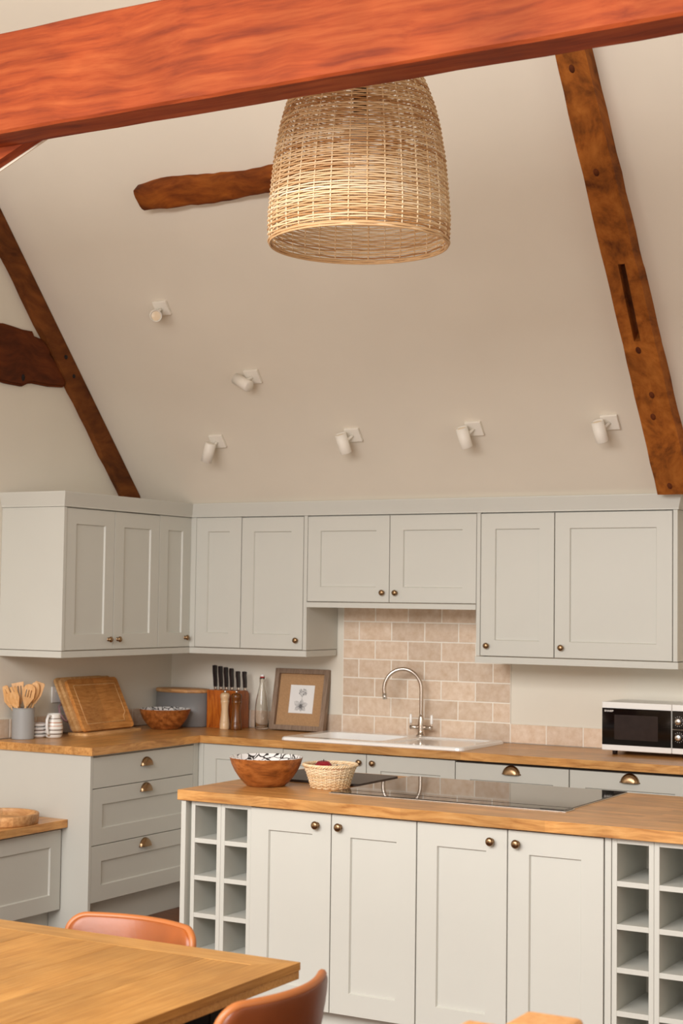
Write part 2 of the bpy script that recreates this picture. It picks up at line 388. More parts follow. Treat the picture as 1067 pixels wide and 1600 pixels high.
o = rafter_right().obj('timber', 'old_oak', t); o.matrix_parent_inverse = Matrix.Translation((-3.2, .25, -2.07))
def peg(parent, inv, p, nrm, r=.011, stretch=1.0, name='peg_hole', h=.006):
    q = Vector(nrm).to_track_quat('Z', 'Y').to_matrix().to_4x4()
    pm = MB().lathe([(0, h), (r*.7, h*.8), (r, -.004), (r, -.02)], 12, M=Matrix.Translation(p) @ q @ Matrix.Diagonal((1, stretch, 1, 1)))
    o = pm.obj(name, 'peg', parent); o.matrix_parent_inverse = inv; return o
inv = Matrix.Translation((-3.2, .25, -2.07))
for px, py in [(893, 108), (931, 270), (997, 548), (1018, 618), (1020, 652), (1046, 760)]:
    d = ray(px, py); den = d.z+TS*d.y; tt = (ZC-.088*math.sqrt(1+TS*TS)-TS*CAM.y-CAM.z)/den
    peg(t, inv, CAM+d*tt, Nn, .013, 1.5, 'knot', .002).data.materials[0] = MATS['dark_oak']
# left gable rafter
def gable_prism(poly, x1, name, material, parent, inv, jit=0): 
    o = shear(MB().prism(poly, .0005, x1, 'x')).obj(name, material, parent); o.matrix_parent_inverse = inv; return o
t = thing('gable_rafter', 'dark old oak rafter let into the gable wall, two peg holes', 'beam', (0, -.4, 2.2)); inv = Matrix.Translation((0, .4, -2.2))
rnd = random.Random(5); up_ = []; lo_ = []
for i in range(76):
    y = -.38-.055*i
    up_.append((y, ZC-TS*y-.006)); lo_.append((y, ZC-TS*y-.188+.006*rnd.uniform(-1, 1)))
gable_prism(up_+lo_[::-1], .040, 'timber', 'rafter_oak', t, inv)
for px, py in [(103, 558), (115, 588)]: peg(t, inv, on_x(.009, px, py), (1, 0, 0), .015, 1.0)
t = thing('gable_collar', 'broad dark oak collar beam jointed to the gable rafter', 'beam', (.0, -1.6, 2.75)); inv = Matrix.Translation((0, 1.6, -2.75))
cp = [(y_+.045, z_+.008) for y_, z_ in [(-8.2, 3.02), (-6.5, 3.04), (-4.5, 3.03), (-2.3, 3.05), (-2.0, 3.03), (-1.75, 3.045), (-1.606, 3.035), (-1.549, 3.044), (-1.478, 3.04), (-1.4, 3.033), (-1.327, 3.035), (-1.313, 3.012), (-1.245, 3.003), (-1.192, 2.961), (-1.188, 2.937), (-1.124, 2.881), (-1.066, 2.816), (-1.061, 2.78), (-1.078, 2.767), (-1.188, 2.758), (-1.317, 2.76), (-1.357, 2.752), (-1.396, 2.734), (-1.512, 2.735), (-1.595, 2.742), (-1.8, 2.75), (-2.3, 2.74), (-4.5, 2.73), (-6.5, 2.74), (-8.2, 2.73)]]
o = gable_prism(cp, .026, 'timber', 'dark_oak', t, inv)
bm = bmesh.new(); bm.from_mesh(o.data); fr = [e for e in bm.edges if all(v.co.x-KW*v.co.y > .02 for v in e.verts)]
bmesh.ops.bevel(bm, geom=fr, offset=.012, segments=2, affect='EDGES'); bm.to_mesh(o.data); bm.free()
peg(t, inv, on_x(-.015, 36, 590), (1, 0, 0), .014, 1.6)
# short rough purlin on the slope
t = thing('purlin_stub', 'short gnarled oak purlin stub embedded in the ceiling behind the wicker lamp', 'beam', (.9, -1.54, 3.6)); inv = Matrix.Translation((-.9, 1.54, -3.6))
rnd = random.Random(11); vs = []; fs = []; NX = 26; NK = 9
for i in range(NX):
    f = i/(NX-1); x = .88+f*1.1
    wid = .060+.012*math.sin(f*7)+.016*f+.004*rnd.uniform(-1, 1); cen = .0+.006*math.sin(f*11); hh = .055+.012*math.sin(f*9+1)+.006*rnd.uniform(-1, 1)
    for k in range(NK):
        a = PI*k/(NK-1); sx_ = cen-wid*math.cos(a)
        if i == 0: sx_ = cen-wid*math.cos(a)
        hgt = (hh*(abs(math.sin(a))**.3)) if 0 < k < NK-1 else .0005
        p = slope_pt(x-(.12*sx_*(1-f)), -1.542, hgt+.003*rnd.uniform(-1, 1))+Sd*sx_
        vs.append(p)
for i in range(NX-1):
    for k in range(NK-1):
        a = i*NK+k; fs.append((a, a+1, a+NK+1, a+NK))
fs += [tuple(range(NK)), tuple(range((NX-1)*NK, NX*NK))[::-1]]
mb = MB(); mb.add(vs, fs, True); o = mb.obj('timber', 'old_oak_x', t); o.matrix_parent_inverse = inv
# big red tie beam across the room
BY, BZ0, BZ1, BT = -3.95, 3.117, 3.443, .125
vs = []; fs = []; rnd = random.Random(2); NX = 60
t = thing('cross_timber', 'large orange-red stained timber beam spanning the room overhead', 'beam', (3.8, BY, BZ0)); inv = Matrix.Translation((-3.8, -BY, -BZ0))
for i in range(NX):
    x = .02+(XR-.04)*i/(NX-1); j = lambda s=.0015: rnd.uniform(-s, s)
    bv = .008
    vs += [(x, BY+bv, BZ0+j()), (x, BY+j(.002), BZ0+bv+j()), (x, BY+j(.002), BZ1-bv+j()), (x, BY+bv, BZ1+j()), (x, BY+BT, BZ1), (x, BY+BT, BZ0+j())]
for i in range(NX-1):
    for k in range(6):
        a = i*6+k; b = i*6+(k+1) % 6; fs.append((a, b, b+6, a+6))
fs += [tuple(range(6)), tuple(range((NX-1)*6, NX*6))]
mb = MB(); mb.add(vs, fs); o = mb.obj('timber', 'red_beam', t); o.matrix_parent_inverse = inv
# brace under the beam's end, with its pale plaster edge
yb = BY+BT
A = on_y(yb, -200, 382); B = on_y(yb, 68, 203)
t = thing('knee_brace', 'dark red brace meeting the underside of the overhead beam, pale plaster lip below', 'beam', tuple(A)); inv = Matrix.Translation(-A)
sl = (B.z-A.z)/(B.x-A.x); xw = KW*yb+.012; zw = A.z+sl*(xw-A.x)      # the brace runs down to the gable wall
o = MB().prism([(xw, zw), (B.x, B.z), (B.x+.16, B.z+.16*sl), (B.x, B.z+.155), (xw, zw+.155)], yb+.002, yb+.045, 'y').obj('timber', 'red_beam', t); o.matrix_parent_inverse = inv
A3 = on_y(yb+.047, -200, 405); B3 = on_y(yb+.047, 90, 206); A4 = on_y(yb+.047, -200, 392); B4 = on_y(yb+.047, 80, 204)
s3_ = (B3.z-A3.z)/(B3.x-A3.x); z3 = A3.z+s3_*(xw-A3.x)
o = MB().prism([(xw, z3), (B3.x, B3.z), (B3.x, B3.z+.03), (xw, z3+.03)], yb+.047, yb+.052, 'y').obj('plaster_lip', 'plaster', t); o.matrix_parent_inverse = inv

# ------------------------------------------------------------------ cabinetry helpers (local: front faces -y, x to the right)
def knob_mesh():
    mb = MB(); M_ = Matrix.Rotation(PI/2, 4, 'X')
    mb.lathe([(0, .026), (.006, .0257), (.011, .024), (.0145, .0205), (.0155, .017), (.0145, .014), (.011, .0115), (.007, .010), (.006, .006), (.008, .003), (.011, .0005), (.011, 0)], 20, M=M_)
    return mb
KN = [None]
def knob(parent, x, z, y=0):
    if KN[0] is None: KN[0] = knob_mesh().obj('knob', 'brass', parent, (x, y, z)); o = KN[0]
    else: o = share(KN[0], 'knob', parent, (x, y, z))
    o['label'] = 'round antique brass knob'; return o
def cup_mesh():
    mb = MB(); nu, nv = 20, 8; vs = []; fs = []; w_, d_, h_ = .046, .024, .044
    for j in range(nv+1):
        b_ = (PI/2)*j/nv
        for i in range(nu+1):
            a = PI*i/nu
            # quarter-dome hood: half disc outline on the door, bulging out, open below
            x_ = -w_*math.cos(a)*math.cos(b_*.0)*(1-.0*j); rr = math.cos(b_)
            vs.append((-w_*math.cos(a)*(rr*.55+.45 if j else 1), -d_*math.sin(b_), h_*math.sin(a)*rr))
    for j in range(nv):
        for i in range(nu):
            a = j*(nu+1)+i; fs.append((a, a+1, a+nu+2, a+nu+1))
    mb.add(vs, fs, True)
    mb.box(-.05, .05, -.003, 0, -.002, .004, .001)
    return mb
CU = [None]
def cup(parent, x, z):
    if CU[0] is None: CU[0] = cup_mesh().obj('cup_handle', 'brass', parent, (x, 0, z)); o = CU[0]
    else: o = share(CU[0], 'cup_handle', parent, (x, 0, z))
    o['label'] = 'half-round antique brass cup pull'; return o
def panel_front(w_, h_, rail=.078, rec=.009, t_=.02, flat=False):
    """shaker front: local x 0..w, z 0..h, face at y=0, back at y=t"""
    mb = MB(); c = .0012
    if flat or h_ < .2: return mb.box(0, w_, 0, t_, 0, h_, c)
    r_ = rail; s_ = .004
    def ring(x0, x1, z0, z1, y): return [(x0, y, z0), (x1, y, z0), (x1, y, z1), (x0, y, z1)]
    vs = ring(0, w_, 0, h_, t_)+ring(0, w_, 0, h_, c)+ring(c, w_-c, c, h_-c, 0)+ring(r_, w_-r_, r_, h_-r_, 0)+ring(r_+s_, w_-r_-s_, r_+s_, h_-r_-s_, rec)
    fs = [(3, 2, 1, 0)]
    for k in range(4):
        for i in range(4):
            a = k*4+i; b = k*4+(i+1) % 4; fs.append((a, b, b+4, a+4))
    fs.append((16, 17, 18, 19)); mb.add(vs, fs); return mb
DC = {}
def front(parent, name, x, z, w_, h_, flat=False, g=.0018):
    k = (round(w_, 4), round(h_, 4), flat, name)
    loc = (x+g, -.0215, z+g)
    if k in DC: return share(DC[k], name, parent, loc)
    DC[k] = panel_front(w_-2*g, h_-2*g, flat=flat).obj(name, 'paint', parent, loc); return DC[k]
def unit(name, label, w_, d_, h_, loc, rz, doors, group=None, cat='cabinet', knob_z='low', zk=.05, cw=None):
    """doors: list of (x0, width, knob side l/r/None)"""
    t = thing(name, label, cat, loc, rz, group)
    MB().box(.0005, (cw or w_)-.0005, 0, d_, 0, h_, .0008).obj('carcass', 'paint', t)
    for x0, dw, ks in doors:
        d = front(t, 'door', x0, 0, dw, h_-.003)
        if ks:
            kx = .037 if ks == 'l' else dw-.040
            knob(d, kx, zk if knob_z == 'low' else h_-zk)
    return t
ZB, DH = 1.3757, .725; ZT = ZB+DH
XLF = .3613; YBF = .341                       # door faces of the left and back wall runs
# left wall: double unit
unit('wall_cabinet', 'double-door wall cabinet on the gable wall, end panel beside the utensils', .797, XLF-.026, DH, (XLF-.0215, -1.437, ZB), PI/2, [(0, .399, 'r'), (.399, .398, 'l')])
o = MB().box(-.043, XLF+.003, -1.460, -1.4375, ZB, ZT, .001).obj('end_panel', 'paint', bpy.data.objects['wall_cabinet'])
o.matrix_parent_inverse = (Matrix.Translation((XLF-.0215, -1.437, ZB)) @ Matrix.Rotation(PI/2, 4, 'Z')).inverted()
# L-shaped corner unit
t = thing('corner_cabinet', 'L-shaped corner wall cabinet with two narrow folding doors', 'cabinet', (0, 0, ZB)); 
MB().prism([(.004, -.004), (.004, -.6385), (XLF-.0215, -.6385), (XLF-.0215, -YBF+.0215), (.6985, -YBF+.0215), (.6985, -.004)], 0, DH, 'z').obj('carcass', 'paint', t)
d = MB(); d = panel_front(.300-.004, DH-.0036).obj('door', 'paint', t, (XLF, -.638, .0018), (0, 0, PI/2)); knob(d, .254, .05)
d = panel_front(.300, DH-.0036).obj('door', 'paint', t, (.3975, -YBF, .0018))
MB().box(XLF-.02, .3955, -YBF, -YBF+.03, 0, DH, .001).obj('corner_post', 'paint', t)
unit('wall_cabinet', 'single-door wall cabinet next to the corner, above the glass bottle', .4245, YBF-.026, DH, (.700, -YBF+.0215, ZB), 0, [(0, .4, 'r')])
t = bpy.data.objects['wall_cabinet.001']; MB().box(.402, .4240, -.0225, -.0005, -.0, DH, .001).obj('end_panel', 'paint', t)
unit('bridging_cabinet', 'shallow double-door wall cabinet bridging above the tap', 1.0, YBF-.026, .4631, (1.1245, -YBF+.0215, ZT-.4631), 0, [(0, .5, 'r'), (.5, .5, 'l')])
unit('wall_cabinet', 'narrow single-door wall cabinet beside the bridging cabinet, knob low on the left', .423, YBF-.026, DH, (2.1250, -YBF+.0215, ZB), 0, [(.0225, .4, 'l')])
t = bpy.data.objects['wall_cabinet.002']; MB().box(.0008, .0215, -.0225, -.0005, 0, DH, .001).obj('end_panel', 'paint', t)
unit('wall_cabinet', 'wide single-door wall cabinet above the microwave', .627, YBF-.026, DH, (2.5485, -YBF+.0215, ZB), 0, [(0, .602, 'l')], cw=.604)
t = bpy.data.objects['wall_cabinet.003']; MB().box(.6045, .6265, -.0225, YBF-.026, 0, DH, .001).obj('end_panel', 'paint', t)
# cornice (angled moulding) and light pelmet, swept along the run
def sweep(path, prof, closed_prof=True):
    """path: xy points, room side on the right when walking; prof: (out, z)"""
    mb = MB(); n = len(path); vs = []; fs = []; k = len(prof)
    for i, p in enumerate(path):
        p = Vector(p); a = Vector(path[i-1]) if i else None; b = Vector(path[i+1]) if i < n-1 else None
        def nr(q, r_): d = (r_-q).normalized(); return Vector((d.y, -d.x))
        if a is None: mm = nr(p, b)
        elif b is None: mm = nr(a, p)
        else:
            n1, n2 = nr(a, p), nr(p, b); mm = (n1+n2)/(1+n1.dot(n2))
        vs += [(p.x+mm.x*o_, p.y+mm.y*o_, z) for o_, z in prof]
    for i in range(n-1):
        for j in range(k):
            a = i*k+j; b = i*k+(j+1) % k; fs.append((a, b, b+k, a+k))
    fs += [tuple(range(k)), tuple(range((n-1)*k, n*k))[::-1]]
    return mb.add(vs, fs)
path = [(-.043, -1.461), (XLF+.003, -1.461), (XLF+.003, -YBF-.001), (3.1760, -YBF-.001), (3.1760, -.05)]
cornice = [(-.03, ZT+.001), (.006, ZT+.001), (.006, ZT+.008), (.024, ZT+.072), (.024, ZT+.077), (-.018, ZT+.077)]
tag(sweep(path, cornice).obj('cornice', 'paint'), 'painted cornice moulding running along the tops of the wall cabinets', 'moulding')
pel = [(-.03, ZB-.035), (.003, ZB-.035), (.003, ZB-.003), (-.03, ZB-.003)]
tag(sweep([(-.043, -1.461), (XLF+.003, -1.461), (XLF+.003, -YBF-.001), (1.1245, -YBF-.001), (1.1245, -.02)], pel).obj('light_pelmet', 'paint'), 'pelmet strip under the wall cabinets around the corner', 'moulding')
tag(MB().box(1.1255, 2.124, -YBF-.004, -YBF+.028, ZT-.4631-.030, ZT-.4631-.003).obj('light_pelmet', 'paint'), 'short raised pelmet strip under the bridging cabinet', 'moulding')
tag(sweep([(2.1250, -.02), (2.1250, -YBF-.001), (3.1760, -YBF-.001), (3.1760, -.02)], pel).obj('light_pelmet', 'paint'), 'pelmet strip under the two wall cabinets above the microwave', 'moulding')

# ------------------------------------------------------------------ base units
WT = .0392; ZU = ZW-WT                     # worktop thickness, underside
XD = .612; YD = -.595                      # door faces
BASE0 = .152
# drawer unit on the left run
t = thing('drawer_cabinet', 'three-drawer base cabinet with cup pulls under the left worktop', 'cabinet', (XD-.0215, -1.5005, 0), PI/2)
MB().box(.0005, .8595, 0, XD-.03, BASE0, ZU-.001, .0008).obj('carcass', 'paint', t)
for z0, h_, fl, zk in ((.709, .155, True, .79), (.432, .277, False, .660), (.155, .277, False, .380)):
    d = front(t, 'drawer', 0, z0, .860, h_, fl); cup(d, .434, zk-z0)
MB().box(.02, .86, .05, .07, 0, BASE0, .001).obj('plinth', 'paint', t)
MB().box(-.0215, -.0005, -.0225, XD+.02, 0, ZU-.001, .001).obj('end_panel', 'paint', t)
# corner base
t = thing('corner_base_cabinet', 'corner base cabinet behind the fruit bowl, one knobbed door', 'cabinet', (.6, -.6, 0))
inv = Matrix.Translation((-.6, .6, 0))
for o in (MB().prism([(.004, -.010), (.004, -.6395), (XD-.0215, -.6395), (XD-.0215, YD+.0215), (1.1425, YD+.0215), (1.1425, -.010)], BASE0, ZU-.001, 'z').obj('carcass', 'paint', t),
          MB().box(XD-.022, XD, -.639, YD+.001, BASE0, ZU-.001, .001).obj('corner_post', 'paint', t),
          MB().box(XD+.001, .6435, YD, YD+.021, BASE0, ZU-.001, .001).obj('corner_post', 'paint', t),
          MB().box(XD+.0, 1.1425, YD+.06, YD+.08, 0, BASE0-.001, .001).obj('plinth', 'paint', t)): o.matrix_parent_inverse = inv
d = panel_front(.4975, ZU-.003-BASE0-.003).obj('door', 'paint', t, (.0450, .005, BASE0+.003)); knob(d, .435, .665)
def base_unit(name, label, x0, w_, doors, kind='knob', top=ZU-.005, ctop=ZU-.001):
    t = thing(name, label, 'cabinet', (x0, YD+.0215, 0))
    MB().box(.0005, w_-.0005, 0, .56, BASE0, ctop, .0008).obj('carcass', 'paint' if kind == 'knob' else 'dark_gap', t)
    for dx, dw, ks in doors:
        d = front(t, 'door', dx, BASE0, dw, top-BASE0)
        if kind == 'knob': knob(d, .037 if ks == 'l' else dw-.040, .825-BASE0)
        else: cup(d, dw/2, .818-BASE0)
    MB().box(.0005, w_-.0005, .038, .058, 0, BASE0-.001, .001).obj('plinth', 'paint', t)
    return t
base_unit('sink_cabinet', 'double-door base cabinet under the white sink', 1.1435, .992, [(0, .4955, 'r'), (.4955, .4965, 'l')], ctop=.745)
base_unit('base_cabinet', 'base cabinet with a cup pull between the sink cabinet and the microwave end', 2.1360, .595, [(0, .594, None)], 'cup', ZU-.012)
base_unit('base_cabinet', 'base cabinet with a cup pull under the microwave', 2.7315, .595, [(0, .594, None)], 'cup', ZU-.012)
base_unit('base_cabinet', 'base cabinet at the far end of the back worktop', 3.3270, .995, [(0, .497, 'r'), (.497, .497, 'l')])
# worktops
wt = thing('worktop', 'oak block worktop along the back wall holding sink and microwave', 'worktop', (.6, -.6, ZU)); inv = Matrix.Translation((-.6, .6, -ZU))
# frame around the sink cut-out
SX0, SX1, SY0, SY1 = 1.16, 2.12, -.545, -.095
mb = MB()
mb.box(.6330, SX0, -.6165, -.0095, ZU, ZW, .0015); mb.box(SX1, 4.33, -.6165, -.0095, ZU, ZW, .0015)
mb.box(SX0-.001, SX1+.001, -.6165, SY0, ZU, ZW, .0015); mb.box(SX0-.001, SX1+.001, SY1, -.0095, ZU, ZW, .0015)
o = mb.obj('slab', 'worktop', wt); o.matrix_parent_inverse = inv
tag(MB().prism([(.0095, -.0095), (.6325, -.0095), (.6325, -1.536), (.0095-KW*1.53, -1.536)], ZU, ZW, 'z').obj('worktop', 'worktop_y'), 'oak block worktop along the gable wall holding utensils and boards', 'worktop')
# low bench unit
t = thing('bench_cabinet', 'low painted cabinet with shaker door joined to the end panel', 'cabinet', (.4275, -2.66, 0), PI/2)
MB().box(.0, 1.133, 0, .42, .117, .517, .0008).obj('carcass', 'paint', t)
for k in range(2): front(t, 'door', .565*k, .117, .565, .392)
MB().box(.0, 1.133, .055, .075, 0, .116, .001).obj('plinth', 'paint', t)
tag(MB().box(-.04, .482, -2.70, -1.5240, .518, .557, .0015).obj('low_worktop', 'worktop_y'), 'oak top of the low cabinet holding the round tray', 'worktop')

# ------------------------------------------------------------------ island
IX0, IX1, IY0, IY1 = 1.9424, 4.02, -2.6738, -1.7351
IF = -2.652
tag(MB().box(IX0, IX1, IY0, IY1, ZU, ZW, .002).obj('island_worktop', 'worktop'), 'oak block top of the kitchen island', 'worktop')
def island_unit(name, label, x0, dws):
    w_ = sum(dws); t = thing(name, label, 'cabinet', (x0, IF+.0215, 0)); MB().box(.0005, w_-.0005, 0, .80, .15, ZU-.001, .0008).obj('carcass', 'inner', t)
    x = 0
    for dw, ks in zip(dws, 'rl'):
        d = front(t, 'door', x, .153, dw, ZU-.004-.153); knob(d, .034 if ks == 'l' else dw-.062, .823-.153); x += dw
    MB().box(.0005, w_-.0005, .04, .06, 0, .149, .001).obj('plinth', 'paint', t); return t
island_unit('island_cabinet', 'double-door island cabinet below the fruit bowl and basket', 2.2648, [.3490, .3485])
island_unit('island_cabinet', 'double-door island cabinet below the right half of the hob', 2.9628, [.3485, .3480])
def wine_rack(label, x0, w_):
    t = thing('wine_rack', label, 'wine rack', (x0, IF+.006, 0), 0, None); n = 5; th = .018
    zb, zt = .15, ZU-.001
    for k in range(2):
        xa = k*w_/2; xb = (k+1)*w_/2
        MB().box(xa+.0004, xa+th, 0, .30, zb, zt, .0008).obj('side_panel', 'paint', t); MB().box(xb-th, xb-.0004, 0, .30, zb, zt, .0008).obj('side_panel', 'paint', t)
        pitch = (zt-zb-th)/n
        for j in range(n+1):
            z = zb+j*pitch
            MB().box(xa+th, xb-th, .0005, .30, z, z+th*.98, .0006).obj('shelf', 'paint', t)
    MB().box(.0004, w_-.0004, .3005, .31, zb, zt).obj('back_panel', 'inner', t)
    MB().box(.0005, w_-.0005, .05, .07, 0, zb-.001, .001).obj('plinth', 'paint', t)
    return t
wine_rack('open pigeonhole wine rack at the island end beside the fruit bowl', 1.991, .2733)
wine_rack('open pigeonhole wine rack at the island end beyond the hob', 3.6850, .2900)
tag(MB().box(1.9560, 1.9775, IF-.012, IY1-.02, 0, ZU-.0005, .001).obj('island_end_panel', 'paint'), 'painted end panel closing the island beside the fruit bowl rack', 'panel')
tag(MB().box(3.9765, 3.998, IF-.012, IY1-.02, 0, ZU-.0005, .001).obj('island_end_panel', 'paint'), 'painted end panel closing the island beyond the hob', 'panel')
tag(MB().box(1.9780, 3.976, IY1-.045, IY1-.025, 0, ZU-.0005, .001).obj('island_back_panel', 'paint'), 'painted panel closing the island towards the sink', 'panel')
tag(MB().box(3.6610, 3.6835, IF+.004, IF+.3, .0, ZU-.0005, .001).obj('filler_panel', 'paint'), 'narrow painted filler strip beside the wine rack beyond the hob', 'panel')
tag(MB().box(1.9785, 1.9900, IF+.03, IF+.3, .0, ZU-.0005, .001).obj('filler_panel', 'inner'), 'narrow recessed filler strip beside the wine rack near the fruit bowl', 'panel')

# ------------------------------------------------------------------ wicker pendant lamp
def woven(prof, nst, pitch, rs, amp, nseg, seed, sides=4):
    """weave of round strands on a surface of revolution; returns MB and per-face tone"""
    rnd = random.Random(seed); mb = MB(); tone = []
    def rad(z):
        if z <= prof[0][1]: return prof[0][0]
        for (ra, za), (rb, zb_) in zip(prof, prof[1:]):
            if za <= z <= zb_: return ra+(rb-ra)*(z-za)/(zb_-za)
        return prof[-1][0]
    z = prof[0][1]; row = 0; band = .5
    while z < prof[-1][1]:
        band = min(.95, max(.2, band+rnd.uniform(-.16, .16)))
        ph = rnd.uniform(0, 2*PI); pts = []
        for i in range(nseg):
            a = 2*PI*i/nseg
            pts.append((Vector((math.cos(a), math.sin(a), 0))*(rad(z)+amp*math.cos(nst/2*a+row*PI))+Vector((0, 0, z+.10*pitch*math.sin(3*a+ph)+rnd.uniform(-.05, .05)*pitch))))
        n0 = len(mb.f); mb.tube(pts, rs*rnd.uniform(.85, 1.12), sides, closed=True)
        cuts = sorted(rnd.randrange(nseg) for _ in range(5)); tv = [min(1, max(0, band+rnd.uniform(-.28, .28))) for _ in range(6)]
        for i in range(nseg):
            k = sum(1 for c in cuts if c <= i) % 5
            tone += [tv[k]]*sides
        z += pitch*rnd.uniform(.92, 1.08); row += 1
    return mb, tone, rad
def set_tone(o, tone):
    a = o.data.attributes.new('tone', 'FLOAT', 'FACE'); a.data.foreach_set('value', tone)
LC = CAM+ray(560.5, 381)*5.36
lamp = thing('pendant_lamp', 'woven wicker bell pendant lamp hanging behind the overhead beam', 'lamp', tuple(LC))
LPROF = [(.298, 0), (.301, .03), (.302, .09), (.295, .176), (.284, .286), (.265, .396), (.248, .462), (.223, .528), (.203, .572), (.165, .635), (.12, .685), (.06, .722)]
mb, tone, rad = woven(LPROF, 32, .0076, .0030, .0036, 96, 4)
o = mb.obj('woven_shade', 'cane', lamp); set_tone(o, tone); o['kind'] = 'stuff'
rnd = random.Random(8)
for i in range(32):
    a = 2*PI*(i+.5*0)/32; zs = [.72*k/18 for k in range(19)]; off = rnd.uniform(-.01, .01)
    o = MB().tube([(math.cos(a+off*.3*k/18)*rad(z), math.sin(a+off*.3*k/18)*rad(z), z) for k, z in enumerate(zs)], .0026, 5).obj('stake', 'cane', lamp)
    set_tone(o, [rnd.uniform(.35, .75)]*len(o.data.polygons))
for dz, dr in ((-.004, .001), (.003, .005), (.003, -.004)):
    o = MB().tube([(math.cos(2*PI*i/64)*(.298+dr), math.sin(2*PI*i/64)*(.298+dr), dz) for i in range(64)], .0034, 6, closed=True).obj('rim', 'cane', lamp); set_tone(o, [.25]*len(o.data.polygons))
ZCL = ZC-TS*LC.y-LC.z
MB().tube([(0, 0, .52), (0, 0, 1.2), (0, 0, ZCL-.012)], .0035, 8).obj('flex', 'cord', lamp)
MB().lathe([(0, .53), (.02, .53), (.024, .52), (.024, .45), (.020, .445), (0, .445)], 20).obj('lamp_holder', 'black_metal', lamp)
MB().lathe([(0, .33), (.02, .333), (.03, .35), (.032, .365), (.026, .39), (.014, .42), (.013, .446), (0, .446)], 20).obj('bulb', 'white', lamp)
q = (-Nn).to_track_quat('Z', 'Y').to_matrix().to_4x4()
MB().lathe([(0, -.03), (.04, -.028), (.05, -.015), (.05, 0), (0, 0)], 24, M=Matrix.Translation((0, 0, ZCL)) @ q).obj('ceiling_rose', 'white', lamp)

# ------------------------------------------------------------------ ceiling spotlights
def spot(px, py, aim, label, body_off):
    d = ray(px, py); tt = (ZC-TS*CAM.y-CAM.z)/(d.z+TS*d.y); P = CAM+d*tt
    t = thing('spotlight', label, 'spotlight', tuple(P), 0, 'white spotlights on the sloping ceiling')
    F = Matrix((( 1, Sd.x, Nn.x, 0), (0, Sd.y, Nn.y, 0), (0, Sd.z, Nn.z, 0), (0, 0, 0, 1)))
    MB().box(-.042, .042, -.040, .040, .0005, .016, .002, M=F).obj('base_plate', 'spot_white', t)
    a = Vector(aim).normalized(); c = Nn*.062+Vector(body_off)
    MB().tube([Nn*.014, Nn*.040+Vector(body_off)*.6, c], .008, 8).obj('arm', 'spot_white', t)
    q = a.to_track_quat('Z', 'Y').to_matrix().to_4x4(); M_ = Matrix.Translation(c) @ q
    b = MB().lathe([(0, -.052), (.0285, -.052), (.030, -.05), (.030, .052), (.0275, .052), (.0265, .046), (0, .046)], 24, M=M_).obj('lamp_head', 'spot_white', t)
    MB().lathe([(0, .0495), (.012, .0485), (.024, .0465)], 20, M=M_).obj('lens', 'lens', b)
tocam = -ray(247, 486)
spot(254, 480, (tocam.x+.1, tocam.y, tocam.z-.05), 'white ceiling spotlight aimed out into the room, lens showing', (-.01, 0, -.01))
spot(396, 587, (-.8, .1, .42), 'white ceiling spotlight tipped over sideways towards the gable', (-.035, 0, 0))
spot(341, 688, (-.30, .1, -.8), 'white ceiling spotlight aimed down at the corner cabinets', (-.03, 0, -.03))
for px, py, w_ in ((553, 678, 'ceiling spotlight aimed upward, above the left bridging door'), (742, 668, 'ceiling spotlight aimed upward, above the narrow cabinet beside the bridging one'), (954, 658, 'ceiling spotlight aimed upward, next to the mortised rafter')):
    spot(px, py, (-.10, -.42, .88), 'white '+w_, (-.036, 0, -.012))

# ------------------------------------------------------------------ sink and tap
SZ = .931
sk = thing('sink', 'white ceramic inset sink with drainer in the back worktop', 'sink', (1.62, -.31, ZW))
def rrect(x0, x1, y0, y1, r, n=6):
    p = []
    for cx, cy, a0 in ((x1-r, y1-r, 0), (x0+r, y1-r, PI/2), (x0+r, y0+r, PI), (x1-r, y0+r, 1.5*PI)):
        p += [(cx+r*math.cos(a0+PI/2*i/n), cy+r*math.sin(a0+PI/2*i/n)) for i in range(n+1)]
    return p
mb = MB(); vs = []; fs = []; n = 28
ox0, ox1, oy0, oy1 = 1.112, 2.165, -.583, -.048
rings = [(rrect(ox0, ox1, oy0, oy1, .035), ZW+.0005), (rrect(ox0+.002, ox1-.002, oy0+.002, oy1-.002, .035), SZ-.005), (rrect(ox0+.010, ox1-.010, oy0+.010, oy1-.010, .03), SZ)]
for rg, z in rings: vs += [(x, y, z) for x, y in rg]
for k in range(2):
    for i in range(n): a = k*n+i; b = k*n+(i+1) % n; fs.append((a, b, b+n, a+n))
mb.add(vs, fs, False)
bx0, bx1, by0, by1 = 1.185, 1.665, -.50, -.15
dx0, dx1, dy0, dy1 = 1.73, 2.12, -.52, -.12
bm = bmesh.new()
def loop(pts, z):
    v_ = [bm.verts.new((x, y, z)) for x, y in pts]; return [bm.edges.new((v_[i], v_[(i+1) % len(v_)])) for i in range(len(v_))]
E_ = loop(rings[2][0], SZ)+loop(rrect(bx0, bx1, by0, by1, .05), SZ)+loop(rrect(dx0, dx1, dy0, dy1, .03), SZ)
bmesh.ops.triangle_fill(bm, edges=E_, use_beauty=True, use_dissolve=False); bm.verts.index_update()
mb.add([v.co[:] for v in bm.verts], [[v.index for v in f.verts] for f in bm.faces]); bm.free()
